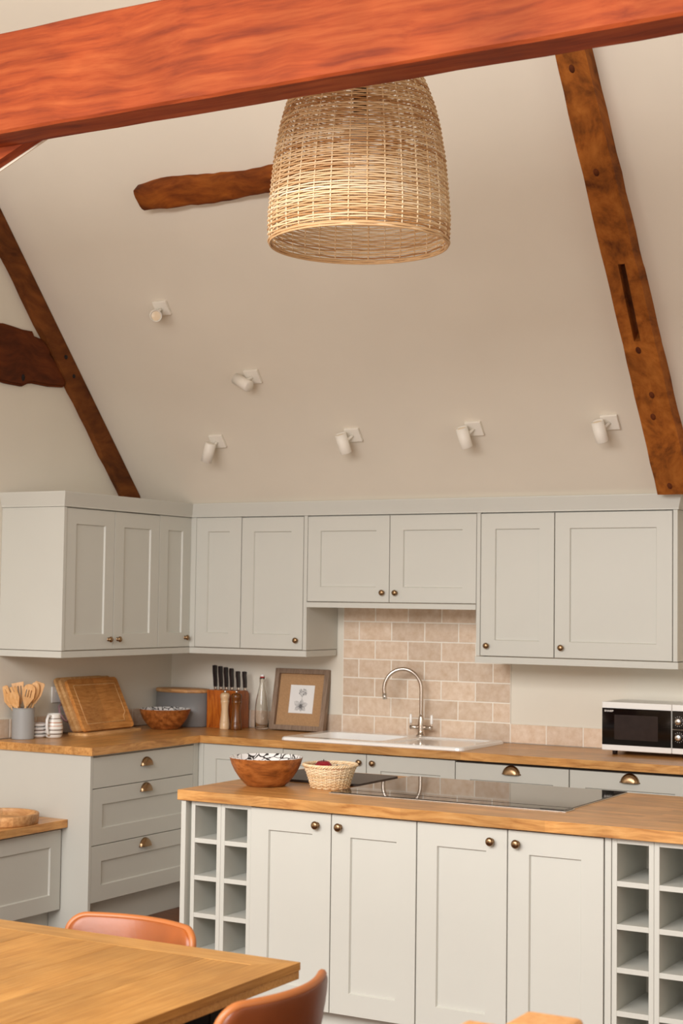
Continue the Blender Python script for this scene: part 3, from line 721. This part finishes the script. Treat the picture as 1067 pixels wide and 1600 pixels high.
def dish(x0, x1, y0, y1, r, depth, tap_):
    rr_ = [(rrect(x0, x1, y0, y1, r), SZ), (rrect(x0+.006, x1-.006, y0+.006, y1-.006, r), SZ-.006), (rrect(x0+tap_, x1-tap_, y0+tap_, y1-tap_, r), SZ-depth)]
    vs = []; fs = []
    for rg, z in rr_: vs += [(x, y, z) for x, y in rg]
    for k in range(2):
        for i in range(n): a = k*n+i; b = k*n+(i+1) % n; fs.append((a, b, b+n, a+n))
    mb.add(vs, fs, True); mb.add(vs[2*n:], [tuple(range(n))], False)
dish(bx0, bx1, by0, by1, .05, .17, .03); dish(dx0, dx1, dy0, dy1, .03, .0065, .012)
o = mb.obj('basin', 'ceramic', sk, (-1.62, .31, -ZW))
o = MB().lathe([(0, .004), (.03, .003), (.042, 0)], 20, (1.42, -.33, SZ-.169)).obj('waste', 'chrome', sk, (-1.62, .31, -ZW))
TP = Vector((1.693, -.088, SZ))
tp = thing('tap', 'swan-neck brushed steel mixer tap with white lever handles', 'tap', tuple(TP))
MB().lathe([(0, 0), (.026, 0), (.026, .006), (.019, .010), (.0175, .03), (.0185, .06), (.017, .075), (.013, .10), (.0105, .112), (0, .112)], 24).obj('body', 'steel', tp)
ad = Vector((-.93, -.37, 0)).normalized(); pts = [Vector((0, 0, .10+.02*i)) for i in range(8)]; c = Vector((0, 0, .245)); rA = .1
for i in range(25):
    a = PI*1.06*i/24; pts.append(c+ad*(rA-rA*math.cos(a))+Vector((0, 0, rA*1.08*math.sin(a))))
e_ = pts[-1]; d_ = (pts[-1]-pts[-2]).normalized()
sp_ = MB().tube(pts+[e_+d_*.012], .0108, 14).obj('spout', 'steel', tp)
MB().tube([e_+d_*.006, e_+d_*.034], .0128, 14).obj('nozzle', 'chrome', sp_)
for s_ in (-1, 1):
    MB().tube([(s_*.012, 0, .046), (s_*.05, 0, .046), (s_*.063, 0, .046)], [.011, .011, .0125], 14).obj('valve', 'steel', tp)
    h_ = MB().tube([(s_*.06, 0, .05), (s_*.062, 0, .066)], .005, 8).obj('lever', 'steel', tp)
    MB().lathe([(0, 0), (.006, 0), (.0075, .01), (.0068, .045), (.004, .05), (0, .05)], 12, (s_*.062, 0, .064)).obj('porcelain_grip', 'ceramic', h_)

# ------------------------------------------------------------------ microwave
MY = -.30
mx0 = on_y(MY, 940.2, 1130).x; mz1 = on_y(MY, 940, 1096).z; mz0 = on_y(MY, 940, 1171.5).z; mxd = on_y(MY, 1049.5, 1130).x; mx1 = mx0+.452
mw = thing('microwave', 'white microwave oven with black glass door and two silver dials', 'microwave', (mx0, MY, ZW)); ML = Matrix.Translation((-mx0, -MY, -ZW))
def mo(mb, name, material, par=mw): o = mb.obj(name, material, par); o.matrix_parent_inverse = ML; return o
mo(MB().box(mx0+.003, mx1-.003, MY+.02, MY+.275, mz0+.001, mz1-.001, .004), 'casing', 'white')
door = mo(MB().box(mx0, mxd-.001, MY, MY+.0195, mz0, mz1, .004, seg=2), 'door', 'white')
g0, g1 = on_y(MY, 940, 1105.5).z, on_y(MY, 940, 1162.5).z
gl = mo(MB().box(mx0+.0025, mxd-.003, MY-.003, MY+.002, g1, g0, .0008), 'door_glass', 'mic_black')
wx0, wx1 = on_y(MY, 960, 1135).x, on_y(MY, 1028, 1135).x; wz0, wz1 = on_y(MY, 994, 1157).z, on_y(MY, 994, 1118).z
def sub(mb, name, material, par):
    o = mb.obj(name, material, par); o.matrix_parent_inverse = ML; o.matrix_parent_inverse = Matrix.Identity(4); return o
MB().box(wx0, wx1, MY-.0036, MY-.0031, wz0, wz1).obj('viewing_window', 'mic_window', gl)
pn = mo(MB().box(mxd+.0005, mx1, MY, MY+.0195, mz0, mz1, .004, seg=2), 'control_panel', 'white')
MB().box(mxd+.003, mx1-.006, MY-.003, MY+.002, g1, g0, .0008).obj('panel_glass', 'mic_black', pn)
MB().box(mxd+.004, mx1-.008, MY-.0036, MY-.003, (g0+g1)/2-.001, (g0+g1)/2+.0005).obj('divider_line', 'steel', pn)
kx = on_y(MY, 1060.5, 1140).x
for zz in (on_y(MY, 1060, 1127.5).z, on_y(MY, 1060, 1152.5).z):
    MB().lathe([(0, .017), (.012, .017), (.0145, .015), (.016, .002), (.016, 0), (0, 0)], 24, M=Matrix.Translation((kx, MY-.0032, zz)) @ Matrix.Rotation(PI/2, 4, 'X')).obj('dial', 'chrome', pn)
    mk = MB()
    for i in range(11):
        a = R(-40+26*i); mk.box(-.001, .001, -.0004, 0, .021, .0245, M=Matrix.Translation((kx, MY-.0032, zz)) @ Matrix.Rotation(a, 4, 'Y'))
    mk.obj('dial_marks', 'mic_text', pn)
for fx in (.05, .40):
    for fy in (.05, .23): mo(MB().lathe([(0, ZW+.0003), (.012, ZW+.0003), (.014, mz0+.003), (0, mz0+.003)], 14, (mx0+fx, MY+fy, 0)), 'foot', 'handle_black')
def text(txt, size, loc, material, par, name, rot=(PI/2, 0, 0), bold=.0, inv=None):
    cu = bpy.data.curves.new(name, 'FONT'); cu.body = txt; cu.size = size; cu.extrude = .0002; cu.offset = bold; cu.align_x = 'LEFT'
    o = bpy.data.objects.new(name, cu); me = bpy.data.meshes.new_from_object(o); bpy.data.objects.remove(o)
    me.materials.clear(); me.materials.append(MATS[material]); o = bpy.data.objects.new(name, me); COL.objects.link(o); o.parent = par
    o.location = loc; o.rotation_euler = rot; return o
lp = on_y(MY, 944.5, 1111.5)
o = text('SHARP', .0125, (lp.x, MY-.0034, lp.z), 'mic_text', gl, 'lettering', bold=.0004); o.scale = (1.25, 1, 1)

# ------------------------------------------------------------------ hob, board, bowls, basket on the island
hb = thing('hob', 'black glass induction hob set into the island worktop', 'hob', (2.95, -2.1, ZW))
def ho(mb, n_, m_): return mb.obj(n_, m_, hb, (-2.95, 2.1, -ZW))
ho(MB().box(2.484, 3.428, -2.345, -1.757, ZW+.0002, ZW+.0035, .0008), 'bezel', 'hob_trim')
ho(MB().box(2.486, 3.426, -2.343, -1.759, ZW+.0036, ZW+.0062, .0006), 'cooking_glass', 'hob_glass')
ho(MB().box(2.478, 3.440, -2.437, -2.350, ZW+.0002, ZW+.0035, .0008), 'strip_bezel', 'hob_trim')
ho(MB().box(2.484, 3.434, -2.432, -2.352, ZW+.0036, ZW+.0062, .0006), 'control_strip', 'hob_glass')
ho(MB().box(3.335, 3.425, -2.425, -2.357, ZW+.0063, ZW+.0070, .0003), 'touch_panel', 'hob_glass')
brd = MB().prism(rrect(2.00, 2.468, -2.192, -1.825, .03), ZW+.0005, ZW+.010, 'z').obj('chopping_board', 'slate')
tag(brd, 'dark grey slab chopping board lying between the basket and the hob', 'chopping board')
BOWL_O = [(0, 0), (.072, 0), (.078, .003), (.088, .012), (.106, .032), (.124, .058), (.137, .085), (.145, .112)]
BOWL_I = [(.145, .112), (.1435, .1135), (.139, .112), (.127, .085), (.106, .054), (.08, .024), (.06, .012), (0, .009)]
def bowl(label, loc, rz):
    t = thing('salad_bowl', label, 'bowl', loc, rz)
    MB().lathe(BOWL_O, 48).obj('wooden_shell', 'acacia', t); MB().lathe(BOWL_I, 48).obj('enamel_lining', 'squiggle', t); return t
bowl('turned wooden bowl with squiggle-lined white inside, on the island worktop', (2.150, -2.365, ZW+.0004), .6)
bowl('turned wooden bowl with squiggle-lined white inside, in the worktop corner before the bread bin', (.235, -.385, ZW+.0004), 2.1)
BC = Vector((2.392, -2.278, ZW+.0004))
bk = thing('fruit_basket', 'small pale woven basket holding fruit, beside the wooden bowl', 'basket', tuple(BC))
BP = [(.074, .003), (.082, .03), (.092, .06), (.103, .085)]
mb, tone, rad2 = woven(BP, 30, .0052, .0026, .0026, 90, 9)
o = mb.obj('woven_side', 'cane', bk); set_tone(o, [min(1, .22+.55*v) for v in tone]); o['kind'] = 'stuff'
for i in range(30):
    a = 2*PI*i/30
    o = MB().tube([(math.cos(a)*rad2(z), math.sin(a)*rad2(z), z) for z in (.002, .03, .06, .085)], .0022, 5).obj('stake', 'cane', bk); set_tone(o, [.7]*len(o.data.polygons))
for k in range(3):
    o = MB().tube([(math.cos(2*PI*i/120)*(.104+.004*math.cos(20*2*PI*i/120+k*2.1)), math.sin(2*PI*i/120)*(.104+.004*math.cos(20*2*PI*i/120+k*2.1)), .089+.004*math.sin(20*2*PI*i/120+k*2.1)) for i in range(120)], .0034, 5, closed=True).obj('plaited_rim', 'cane', bk); set_tone(o, [.72-.1*k]*len(o.data.polygons))
MB().lathe([(0, .0005), (.075, .0005), (.075, .005), (0, .005)], 30).obj('base', 'straw', bk)
def apple(label, loc, r_, m_):
    t = thing('apple', label, 'fruit', loc)
    MB().lathe([(0, .12*r_), (.3*r_, .02*r_), (.62*r_, .18*r_), (.92*r_, .62*r_), (r_, 1.0*r_), (.9*r_, 1.42*r_), (.62*r_, 1.72*r_), (.3*r_, 1.8*r_), (.1*r_, 1.7*r_), (0, 1.62*r_)], 24).obj('flesh', m_, t)
    MB().tube([(0, 0, 1.62*r_), (.05*r_, 0, 1.95*r_)], .0015, 6).obj('stalk', 'peg', t)
apple('dark red apple showing above the basket rim', (BC.x-.038, BC.y+.012, BC.z+.035), .037, 'apple_red')
apple('orange-red fruit low in the basket', (BC.x+.035, BC.y-.01, BC.z+.022), .036, 'apple_orange')

# ------------------------------------------------------------------ back-left worktop things
# bread bin
bb = thing('bread_bin', 'oval grey metal bread bin with wooden lid in the corner', 'bread bin', (.180, -.135, ZW+.0004))
MB().lathe([(0, 0), (.97, 0), (1, .006), (1, .192), (.96, .192), (0, .19)], 48, sx=.172, sy=.105).obj('tin', 'grey_tin', bb)
MB().lathe([(0, .1925), (.99, .1925), (1.02, .197), (1.02, .207), (.99, .213), (0, .213)], 48, sx=.172, sy=.105).obj('lid', 'tray_wood', bb)
# knife block
kb = thing('knife_block', 'orange-brown wooden knife block behind the pepper mills', 'knife block', (.358, -.15, ZW+.0004))
prof = [(0, 0), (0, .213), (.085, .213)]+[(.085+.025*math.sin(PI/2*i/6), .188+.025*math.cos(PI/2*i/6)) for i in range(1, 7)]+[(.11, 0)]
MB().prism(prof, 0, .212, 'x').obj('block', 'knife_block', kb)
KX = [.366, .404, .441, .479, .523, .567]
for i, x in enumerate(KX):
    L_ = .138 if i < 4 else .108; L_ -= .005*i if i < 4 else 0
    lab = ['kitchen knife with long black handle, nearest the bread bin end of the block', 'kitchen knife with long black handle, second in the block from the bread bin', 'kitchen knife with black handle, third in the block from the bread bin', 'kitchen knife with black handle above the dark pepper mill', 'small kitchen knife with short black handle, fifth in the block from the bread bin', 'small kitchen knife with short black handle, nearest the glass bottle'][i]
    t = thing('kitchen_knife', lab, 'knife', (x+.012, -.095, ZW+.214), 0, 'knives in the wooden block'); t.rotation_euler = (R(-4), R(-6), 0)
    MB().box(-.006, .006, -.009, .009, .0005, .016, .002).obj('bolster', 'steel', t)
    MB().prism([(-.009, .0165), (.010, .0165), (.013, .05), (.012, .09), (.016, L_-.006), (.010, L_), (-.012, L_), (-.014, L_*.75), (-.010, .06)], -.0075, .0075, 'x').obj('handle', 'handle_black', t)
# pepper mills
def mill(label, x, y, s_, m_):
    t = thing('pepper_mill', label, 'pepper mill', (x, y, ZW+.0004))
    MB().lathe([(0, 0), (.0275*s_, 0), (.0285*s_, .006), (.0285*s_, .034), (.0265*s_, .037), (.0275*s_, .041), (.027*s_, .045), (.0225*s_, .075), (.020*s_, .11), (.0215*s_, .138), (.0245*s_, .152), (.0255*s_, .156), (.0235*s_, .158), (.026*s_, .162), (0, .162)], 28).obj('body', m_, t)
    MB().lathe([(0, .1625), (.0245*s_, .1625), (.0225*s_, .166), (.0245*s_, .170), (.0275*s_, .180), (.0275*s_, .192), (.022*s_, .201), (.008*s_, .2045), (0, .2045)], 28).obj('turning_head', m_, t)
    MB().sphere((0, 0, .2115), .0075, 14, 8).obj('finial', 'chrome', t)
mill('pale wood pepper mill in front of the knife block', .518, -.205, 1.0, 'mill_light')
mill('dark wood pepper mill in front of the knife block', .591, -.200, 1.12, 'mill_dark')
# swing-top bottle
bt = thing('glass_bottle', 'clear glass swing-top bottle with red seal beside the picture frame', 'bottle', (.688, -.085, ZW+.0004))
MB().lathe([(0, .006), (.030, .004), (.037, .002), (.0395, .01), (.0395, .09), (.039, .12), (.034, .165), (.025, .205), (.0165, .245), (.014, .27), (.0155, .278), (.0155, .284), (.0125, .29), (.0105, .29), (.0105, .27), (.0135, .245), (.022, .205), (.031, .165), (.0365, .12), (.037, .09), (.037, .016), (.03, .011), (0, .011)], 32).obj('glass', 'glass', bt)
MB().lathe([(0, .2905), (.0125, .2905), (.0125, .296), (0, .296)], 18).obj('seal', 'red', bt)
MB().lathe([(0, .2965), (.012, .2965), (.013, .303), (.008, .308), (0, .309)], 18).obj('stopper', 'ceramic', bt)
MB().tube([(.0165, 0, .262), (.019, 0, .285), (.012, 0, .302), (-.012, 0, .302), (-.019, 0, .285), (-.0165, 0, .262)], .0013, 6).obj('wire_clip', 'steel', bt)
# leaning picture frame
t = thing('picture_frame', 'weathered wooden frame with botanical print on hessian, leaning on the wall', 'picture', (.742, -.093, ZW+.0008))
t.rotation_euler = (R(-11), 0, R(1)); t.location.z += .034*math.sin(R(11)); FWd, FHt, fb = .345, .345, .027
def pf(mb, n_, m_): return mb.obj(n_, m_, t)
for nm, poly in (('bottom_rail', [(0, 0), (FWd, 0), (FWd-fb, fb), (fb, fb)]), ('top_rail', [(0, FHt), (fb, FHt-fb), (FWd-fb, FHt-fb), (FWd, FHt)]), ('side_rail', [(0, 0), (fb, fb), (fb, FHt-fb), (0, FHt)]), ('side_rail', [(FWd, 0), (FWd, FHt), (FWd-fb, FHt-fb), (FWd-fb, fb)])):
    pf(MB().prism(poly, 0, .034, 'y'), nm, 'grey_wood')
pf(MB().box(fb-.002, FWd-fb+.002, .022, .030, fb-.002, FHt-fb+.002), 'hessian_mount', 'hessian')
pw0, pw1, pz0, pz1 = .100, .254, .098, .256
pp = pf(MB().box(pw0, pw1, .0205, .0218, pz0, pz1), 'print_paper', 'paper')
ink = MB(); rnd = random.Random(21); cx = (pw0+pw1)/2+.004
for i in range(46):
    a = rnd.uniform(0, 2*PI); q_ = math.sqrt(rnd.random())*.026; x_ = cx+q_*math.cos(a); z_ = .215+q_*.8*math.sin(a)
    ink.lathe([(.0022, .0), (.0035, .0)], 8, M=Matrix.Translation((x_, .0202, z_)) @ Matrix.Rotation(PI/2, 4, 'X'))
ink.tube([(cx, .0203, .196), (cx-.004, .0203, .17), (cx-.008, .0203, .135)], .0008, 4)
for ang, ln in ((150, .05), (20, .046), (80, .04), (210, .042), (-35, .04), (-80, .03)):
    a = R(ang); ux, uz = math.cos(a), math.sin(a)
    for s_ in (-3, -2, -1, 0, 1, 2, 3):
        k = s_/3*.42; b0 = (cx-.006, .137); ln2 = ln*(1-.25*abs(s_/3))
        ink.tube([(b0[0], .0203, b0[1]), (b0[0]+ln2*.6*math.cos(a+k*1.3), .0203, b0[1]+ln2*.6*math.sin(a+k*1.3)), (b0[0]+ln2*math.cos(a+k*.8), .0203, b0[1]+ln2*math.sin(a+k*.8))], .0007, 4)
ink.obj('flower_drawing', 'ink', pp)
# cutting boards leaning on the gable wall
st = tag(MB().prism(rrect(.075, .205, -1.05, -.55, .02), ZW+.0004, ZW+.014, 'z').obj('serving_board', 'board_edge'), 'thin flat wooden board lying under the leaning chopping boards', 'chopping board')
def lean_board(name, label, y0, y1, hgt, xb, th, m_, groove=False, tilt=22, rz=0):
    t = thing(name, label, 'chopping board', (xb, y0, ZW+.0148+th*math.sin(R(tilt)))); t.rotation_euler = (R(-tilt), 0, PI/2+rz)
    w_ = y1-y0
    b = MB().prism(rrect(0, w_, 0, hgt, .022), 0, th, 'y'); b.obj('board', m_, t)
    return t, w_
t, w_ = lean_board('chopping_board', 'bamboo chopping board with juice groove, in front of the leaning boards', -1.008, -.575, .300, .168, .020, 'bamboo', tilt=27)
gi = .038
gp = [(gi, gi), (w_-gi-.03, gi), (w_-gi-.026, gi+.03), (w_-gi, gi+.05), (w_-gi, .300-gi), (gi, .300-gi)]
MB().tube([(x, -.0002, z) for x, z in gp], .0028, 6, closed=True).obj('juice_groove', 'board_edge', t)
lean_board('chopping_board', 'plain pale-edged chopping board sandwiched in the leaning stack', -1.030, -.60, .308, .1450, .018, 'board_edge', tilt=27)
lean_board('chopping_board', 'thin wooden chopping board second from the wall in the leaning stack', -1.046, -.64, .312, .1244, .014, 'board_edge', tilt=27)
t, w_ = lean_board('chopping_board', 'mauve plastic chopping board with loop handle, nearest the wall', -1.04, -.70, .20, .1083, .008, 'mauve', tilt=27)
MB().tube([(0, .004, .06), (-.03, .004, .075), (-.042, .004, .11), (-.03, .004, .15), (0, .004, .165)], .0065, 8).obj('loop_handle', 'mauve', t)
# socket
t = thing('wall_socket', 'white double power socket on the gable wall behind the boards', 'socket', (KW*-1.05+.0008, -1.057, 1.08)); t.rotation_euler = (0, 0, PI/2-KW)
MB().box(0, .146, -.009, 0, 0, .086, .003).obj('plate', 'white', t)
for k in range(2):
    MB().box(.028+.062*k, .050+.062*k, -.011, -.0091, .055, .068, .0008).obj('rocker', 'white', t)
# utensil pot
PC = Vector((.040, -1.356, ZW+.0004))
ut = thing('utensil_pot', 'grey ribbed metal pot holding wooden utensils', 'pot', tuple(PC))
pr = [(0, 0), (.056, 0)]
z = .004
while z < .155: pr += [(.0572, z), (.0564, z+.003)]; z += .006
pr += [(.058, .157), (.058, .160), (.054, .160), (.054, .008), (0, .006)]
MB().lathe(pr, 36).obj('body', 'grey_pot', ut)
def utensil(name, label, px, py, kind, depth_off, foot):
    top = on_y(PC.y+depth_off, px, py); bot = PC+Vector(foot)
    ax = (top-bot); Ln = ax.length; ax.normalize(); rr_ = (r0-ax*r0.dot(ax)).normalized(); nn = ax.cross(rr_)
    t = thing(name, label, 'utensil', tuple(bot), 0, 'wooden utensils in the grey pot')
    M_ = Matrix(((rr_.x, nn.x, ax.x, 0), (rr_.y, nn.y, ax.y, 0), (rr_.z, nn.z, ax.z, 0), (0, 0, 0, 1)))
    hd = .115; z0 = Ln-hd
    MB().tube([(0, 0, 0), (0, 0, Ln*.5), (0, 0, z0+.012)], [.006, .006, .0075], 8, M=M_).obj('handle', 'beech', t)
    h = MB(); th = .003
    def strip(p): h.prism(p, -th, th, 'y', M=M_)
    if kind == 'fork':
        strip([(-.012, z0), (.012, z0), (.033, z0+.05), (.035, z0+.085), (-.035, z0+.085), (-.033, z0+.05)])
        for k in range(4): x_ = -.035+.0193*k; strip([(x_, z0+.085), (x_+.012, z0+.085), (x_+.012, z0+hd-.004*abs(k-1.5)), (x_, z0+hd-.004*abs(k-1.5))])
    elif kind == 'turner':
        strip([(-.010, z0), (.010, z0), (.029, z0+.035), (-.029, z0+.035)])
        for xa, xb in ((-.029, -.017), (-.010, -.001), (.006, .014), (.020, .031)): strip([(xa, z0+.035), (xb, z0+.035), (xb, z0+.095), (xa, z0+.095)])
        strip([(-.029, z0+.095), (.031, z0+.095), (.033, z0+hd), (-.030, z0+hd-.004)])
    elif kind == 'slotted':
        strip([(-.009, z0), (.009, z0), (.026, z0+.035), (.031, z0+.045), (-.031, z0+.045), (-.026, z0+.035)])
        for xa, xb in ((-.031, -.016), (-.0105, -.003), (.0025, .010), (.0155, .031)): strip([(xa, z0+.045), (xb, z0+.045), (xb, z0+.085), (xa, z0+.085)])
        strip([(.031, z0+.085)]+[(.031*math.cos(PI*i/10), z0+.085+.03*math.sin(PI*i/10)) for i in range(1, 10)]+[(-.031, z0+.085)])
    elif kind == 'spoon':
        h.sphere((0, 0, 0), 1, 18, 10, M=M_ @ Matrix.Translation((0, 0, z0+.062)) @ Matrix.Diagonal((.029, .006, .054, 1)))
    else:
        strip([(-.010, z0), (.010, z0), (.026, z0+.05), (.027, z0+hd-.006), (.02, z0+hd), (-.024, z0+hd), (-.026, z0+.05)])
    h.obj('head', 'beech', t)
utensil('wooden_fork', 'wooden fork-ended spatula leaning out of the grey pot towards the room', 14, 1074, 'fork', -.10, (.012, .028, .012))
utensil('wooden_spatula', 'plain wooden spatula behind the fork-ended one in the grey pot', 4, 1073, 'flat', -.068, (-.012, .026, .012))
utensil('slotted_turner', 'square-ended slotted wooden turner in the grey pot', 27, 1066, 'turner', .00, (.000, -.006, .010))
utensil('slotted_spoon', 'round-ended wooden spoon with slots in the grey pot', 48, 1069, 'slotted', -.01, (-.016, -.012, .012))
utensil('wooden_spoon', 'unslotted wooden spoon behind the slotted one in the grey pot', 57, 1066, 'spoon', .03, (-.022, .010, .012))
utensil('wooden_spatula', 'broad wooden spatula leaning against the gable side of the grey pot', 63, 1066, 'flat', .055, (-.018, .022, .012))
# striped crockery
def mat_stripes():
    m, nt, b, N, L = base('striped'); b.inputs['Roughness'].default_value = .25
    tc = N.new('ShaderNodeTexCoord'); sp = N.new('ShaderNodeSeparateXYZ'); L.new(tc.outputs['Object'], sp.inputs[0])
    d = N.new('ShaderNodeMath'); d.operation = 'DIVIDE'; d.inputs[1].default_value = .128; L.new(sp.outputs['Z'], d.inputs[0])
    rp = N.new('ShaderNodeValToRGB'); rp.color_ramp.interpolation = 'CONSTANT'; e = rp.color_ramp.elements
    W_ = srgb(236, 233, 226); G_ = srgb(128, 112, 98); O_ = srgb(190, 130, 92)
    st_ = [(0, W_), (.14, G_), (.19, W_), (.30, G_), (.35, W_), (.47, O_), (.50, W_), (.60, O_), (.64, W_), (.76, G_), (.80, W_)]
    e[0].position = 0; e[0].color = W_; e[1].position = .14; e[1].color = G_
    for p_, c_ in st_[2:]: k = e.new(p_); k.color = c_
    L.new(d.outputs[0], rp.inputs['Fac']); L.new(rp.outputs['Color'], b.inputs['Base Color']); MATS['striped'] = m
mat_stripes()
jg = thing('milk_jug', 'white ceramic jug with grey and tan stripes beside the saucers', 'jug', (.118, -1.205, ZW+.0004), 0)
MB().lathe([(0, 0), (.036, 0), (.042, .006), (.046, .03), (.046, .055), (.042, .08), (.035, .098), (.032, .112), (.034, .125), (.0315, .125), (.0295, .112), (.032, .098), (.039, .08), (.043, .055), (.042, .02), (0, .008)], 32).obj('body', 'striped', jg)
hd_ = Vector((CAM.x-.118, CAM.y+1.205, 0)).normalized()*.85-r0*.5; hd_.normalize()
MB().tube([hd_*.033+Vector((0, 0, .112)), hd_*.055+Vector((0, 0, .116)), hd_*.066+Vector((0, 0, .095)), hd_*.066+Vector((0, 0, .06)), hd_*.058+Vector((0, 0, .03)), hd_*.042+Vector((0, 0, .014))], [.007, .0075, .0075, .0075, .0075, .007], 10).obj('handle', 'white', jg)
for k in range(4):
    t = thing('dish', 'small rimmed white dish, %s of the stack between pot and jug' % ['lowest', 'second lowest', 'second from the top', 'topmost'][k], 'dish', (.030, -1.235, ZW+.0004+.0186*k), 0, 'stacked dishes by the jug')
    MB().lathe([(0, 0), (.040, 0), (.047, .003), (.0505, .010), (.0515, .0165), (.0505, .0178), (.0485, .0168), (.0455, .007), (0, .005)], 32).obj('bowl', 'ceramic', t)
    MB().tube([(.0508*math.cos(2*PI*i/40), .0508*math.sin(2*PI*i/40), .0172) for i in range(40)], .0012, 5, closed=True).obj('rim_line', 'rust_rim' if k in (1, 3) else 'stripe_grey', t)
# round tray on the bench
ty = thing('round_tray', 'round light wooden tray with raised rim on the low cabinet', 'tray', (.295, -1.805, .5574))
MB().lathe([(0, 0), (.178, 0), (.182, .004), (.186, .044), (.184, .048), (.172, .048), (.170, .044), (.168, .016), (0, .014)], 56).obj('body', 'tray_wood', ty)

# ------------------------------------------------------------------ dining table and chairs
TXR, TYB, TZ = 3.495, -4.339, .76
tb = thing('dining_table', 'oak dining table with framed plank top', 'table', (2.6, -5.3, 0))
def to(mb, n_, m_): return mb.obj(n_, m_, tb, (-2.6, 5.3, 0))
TXL, TYF, bw, tt_ = 1.70, -6.30, .088, .019
to(MB().prism([(TXL, TYB), (TXR, TYB), (TXR-bw, TYB-bw), (TXL+bw, TYB-bw)], TZ-tt_, TZ, 'z'), 'border_plank', 'oak_border')
to(MB().prism([(TXL, TYF), (TXR, TYF), (TXR-bw, TYF+bw), (TXL+bw, TYF+bw)], TZ-tt_, TZ, 'z'), 'border_plank', 'oak_border')
to(MB().prism([(TXR, TYB), (TXR, TYF), (TXR-bw, TYF+bw), (TXR-bw, TYB-bw)], TZ-tt_, TZ, 'z'), 'border_plank', 'oak_table')
to(MB().prism([(TXL, TYB), (TXL, TYF), (TXL+bw, TYF+bw), (TXL+bw, TYB-bw)], TZ-tt_, TZ, 'z'), 'border_plank', 'oak_table')
npl = 12; pw_ = (TXR-TXL-2*bw)/npl
for k in range(npl):
    xa = TXL+bw+pw_*k
    to(MB().box(xa+.0003, xa+pw_-.0003, TYF+bw+.0003, TYB-bw-.0003, TZ-tt_, TZ-.0004-.0003*(k % 2), .0004), 'plank', 'oak_table')
to(MB().box(TXL+.012, TXR-.002, TYF+.012, TYB-.002, TZ-tt_-.0215, TZ-tt_-.0005, .001), 'under_frame', 'oak_border')
for xa in (TXL+.09, TXR-.18):
    for ya in (TYF+.10, TYB-.26): to(MB().box(xa, xa+.09, ya, ya+.09, 0, TZ-tt_-.022, .003), 'leg', 'black_metal')
def chair(label, loc, rz, m_, zt=.795):
    """faces local -y; backrest top at local y=0"""
    t = thing('dining_chair', label, 'chair', loc, rz)
    zb_ = .44; VV = [i*.085 for i in range(11)]+[.88+.12*math.sin(PI/2*i/8) for i in range(9)]; NU, NV = 31, len(VV)
    def outline(v):  # half width at height fraction v with rounded top corners
        w_ = .160+.045*min(1, v*1.25)
        if v > .88:
            q_ = (v-.88)/.12; w_ -= .042*(1-math.sqrt(max(0, 1-q_*q_)))
        return w_
    def P(u, v, off=0):
        hw = outline(v); x_ = u*hw; z_ = zb_+(zt-zb_)*v-.012*(1-u*u)*0
        y_ = -.30*x_*x_/.21-.075*(1-v)-.02*(1-v)**2
        nrm = Vector((.6*x_/.21*1.0, 1, -.15)).normalized()
        return Vector((x_, y_, z_))+nrm*off
    vs = []; fs = []
    for side in (0, 1):
        for j in range(NV):
            for i in range(NU):
                u = -1+2*i/(NU-1); v = VV[j]
                edge = min(1-abs(u), (1-v)*1.2, .3)/.3; puff = .010+.012*math.sqrt(max(0, edge))
                vs.append(P(u, v, puff if side else -puff))
    n0 = NU*NV
    for j in range(NV-1):
        for i in range(NU-1):
            a = j*NU+i; fs.append((a, a+1, a+NU+1, a+NU)); fs.append((n0+a, n0+a+NU, n0+a+NU+1, n0+a+1))
    per = [i for i in range(NU)]+[j*NU+NU-1 for j in range(1, NV)]+[(NV-1)*NU+i for i in range(NU-2, -1, -1)]+[j*NU for j in range(NV-2, 0, -1)]
    for a, b in zip(per, per[1:]+per[:1]): fs.append((a, b, n0+b, n0+a))
    MB().add(vs, fs, True).obj('backrest', m_, t)
    pts = [P(-1, v) for v in VV]+[P(-1+2*i/(NU-1), 1) for i in range(1, NU-1)]+[P(1, v) for v in VV[::-1]]
    MB().tube(pts, .0105, 8).obj('piping', 'piping', t)
    MB().prism([(x_, y_-.27) for x_, y_ in rrect(-.215, .215, -.21, .20, .08)], .435, .495, 'z').obj('seat', m_, t)
    for sx_ in (-1, 1):
        for yf in (-.42, -.10): MB().tube([(sx_*.16, yf, .43), (sx_*.20, yf+(.03 if yf > -.2 else -.03), 0.012)], [.012, .009], 10).obj('leg', 'black_metal', t)
    return t
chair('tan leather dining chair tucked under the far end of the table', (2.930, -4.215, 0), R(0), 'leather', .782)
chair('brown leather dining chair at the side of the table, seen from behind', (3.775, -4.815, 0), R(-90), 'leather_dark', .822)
# newel post at the stair
npz = .9; c0 = on_z(npz, 825, 1577)
nw = thing('newel_post', 'square light oak newel post with rounded top, standing before the island', 'post', (c0.x+.05, c0.y-.06, 0))
MB().box(-.052, .062, -.06, .06, 0, npz, .012, seg=3).obj('post', 'newel_wood', nw)
MB().box(-.125, -.0525, -.10, -.045, npz-.075, npz-.004, .01, seg=2).obj('handrail', 'newel_wood', nw)
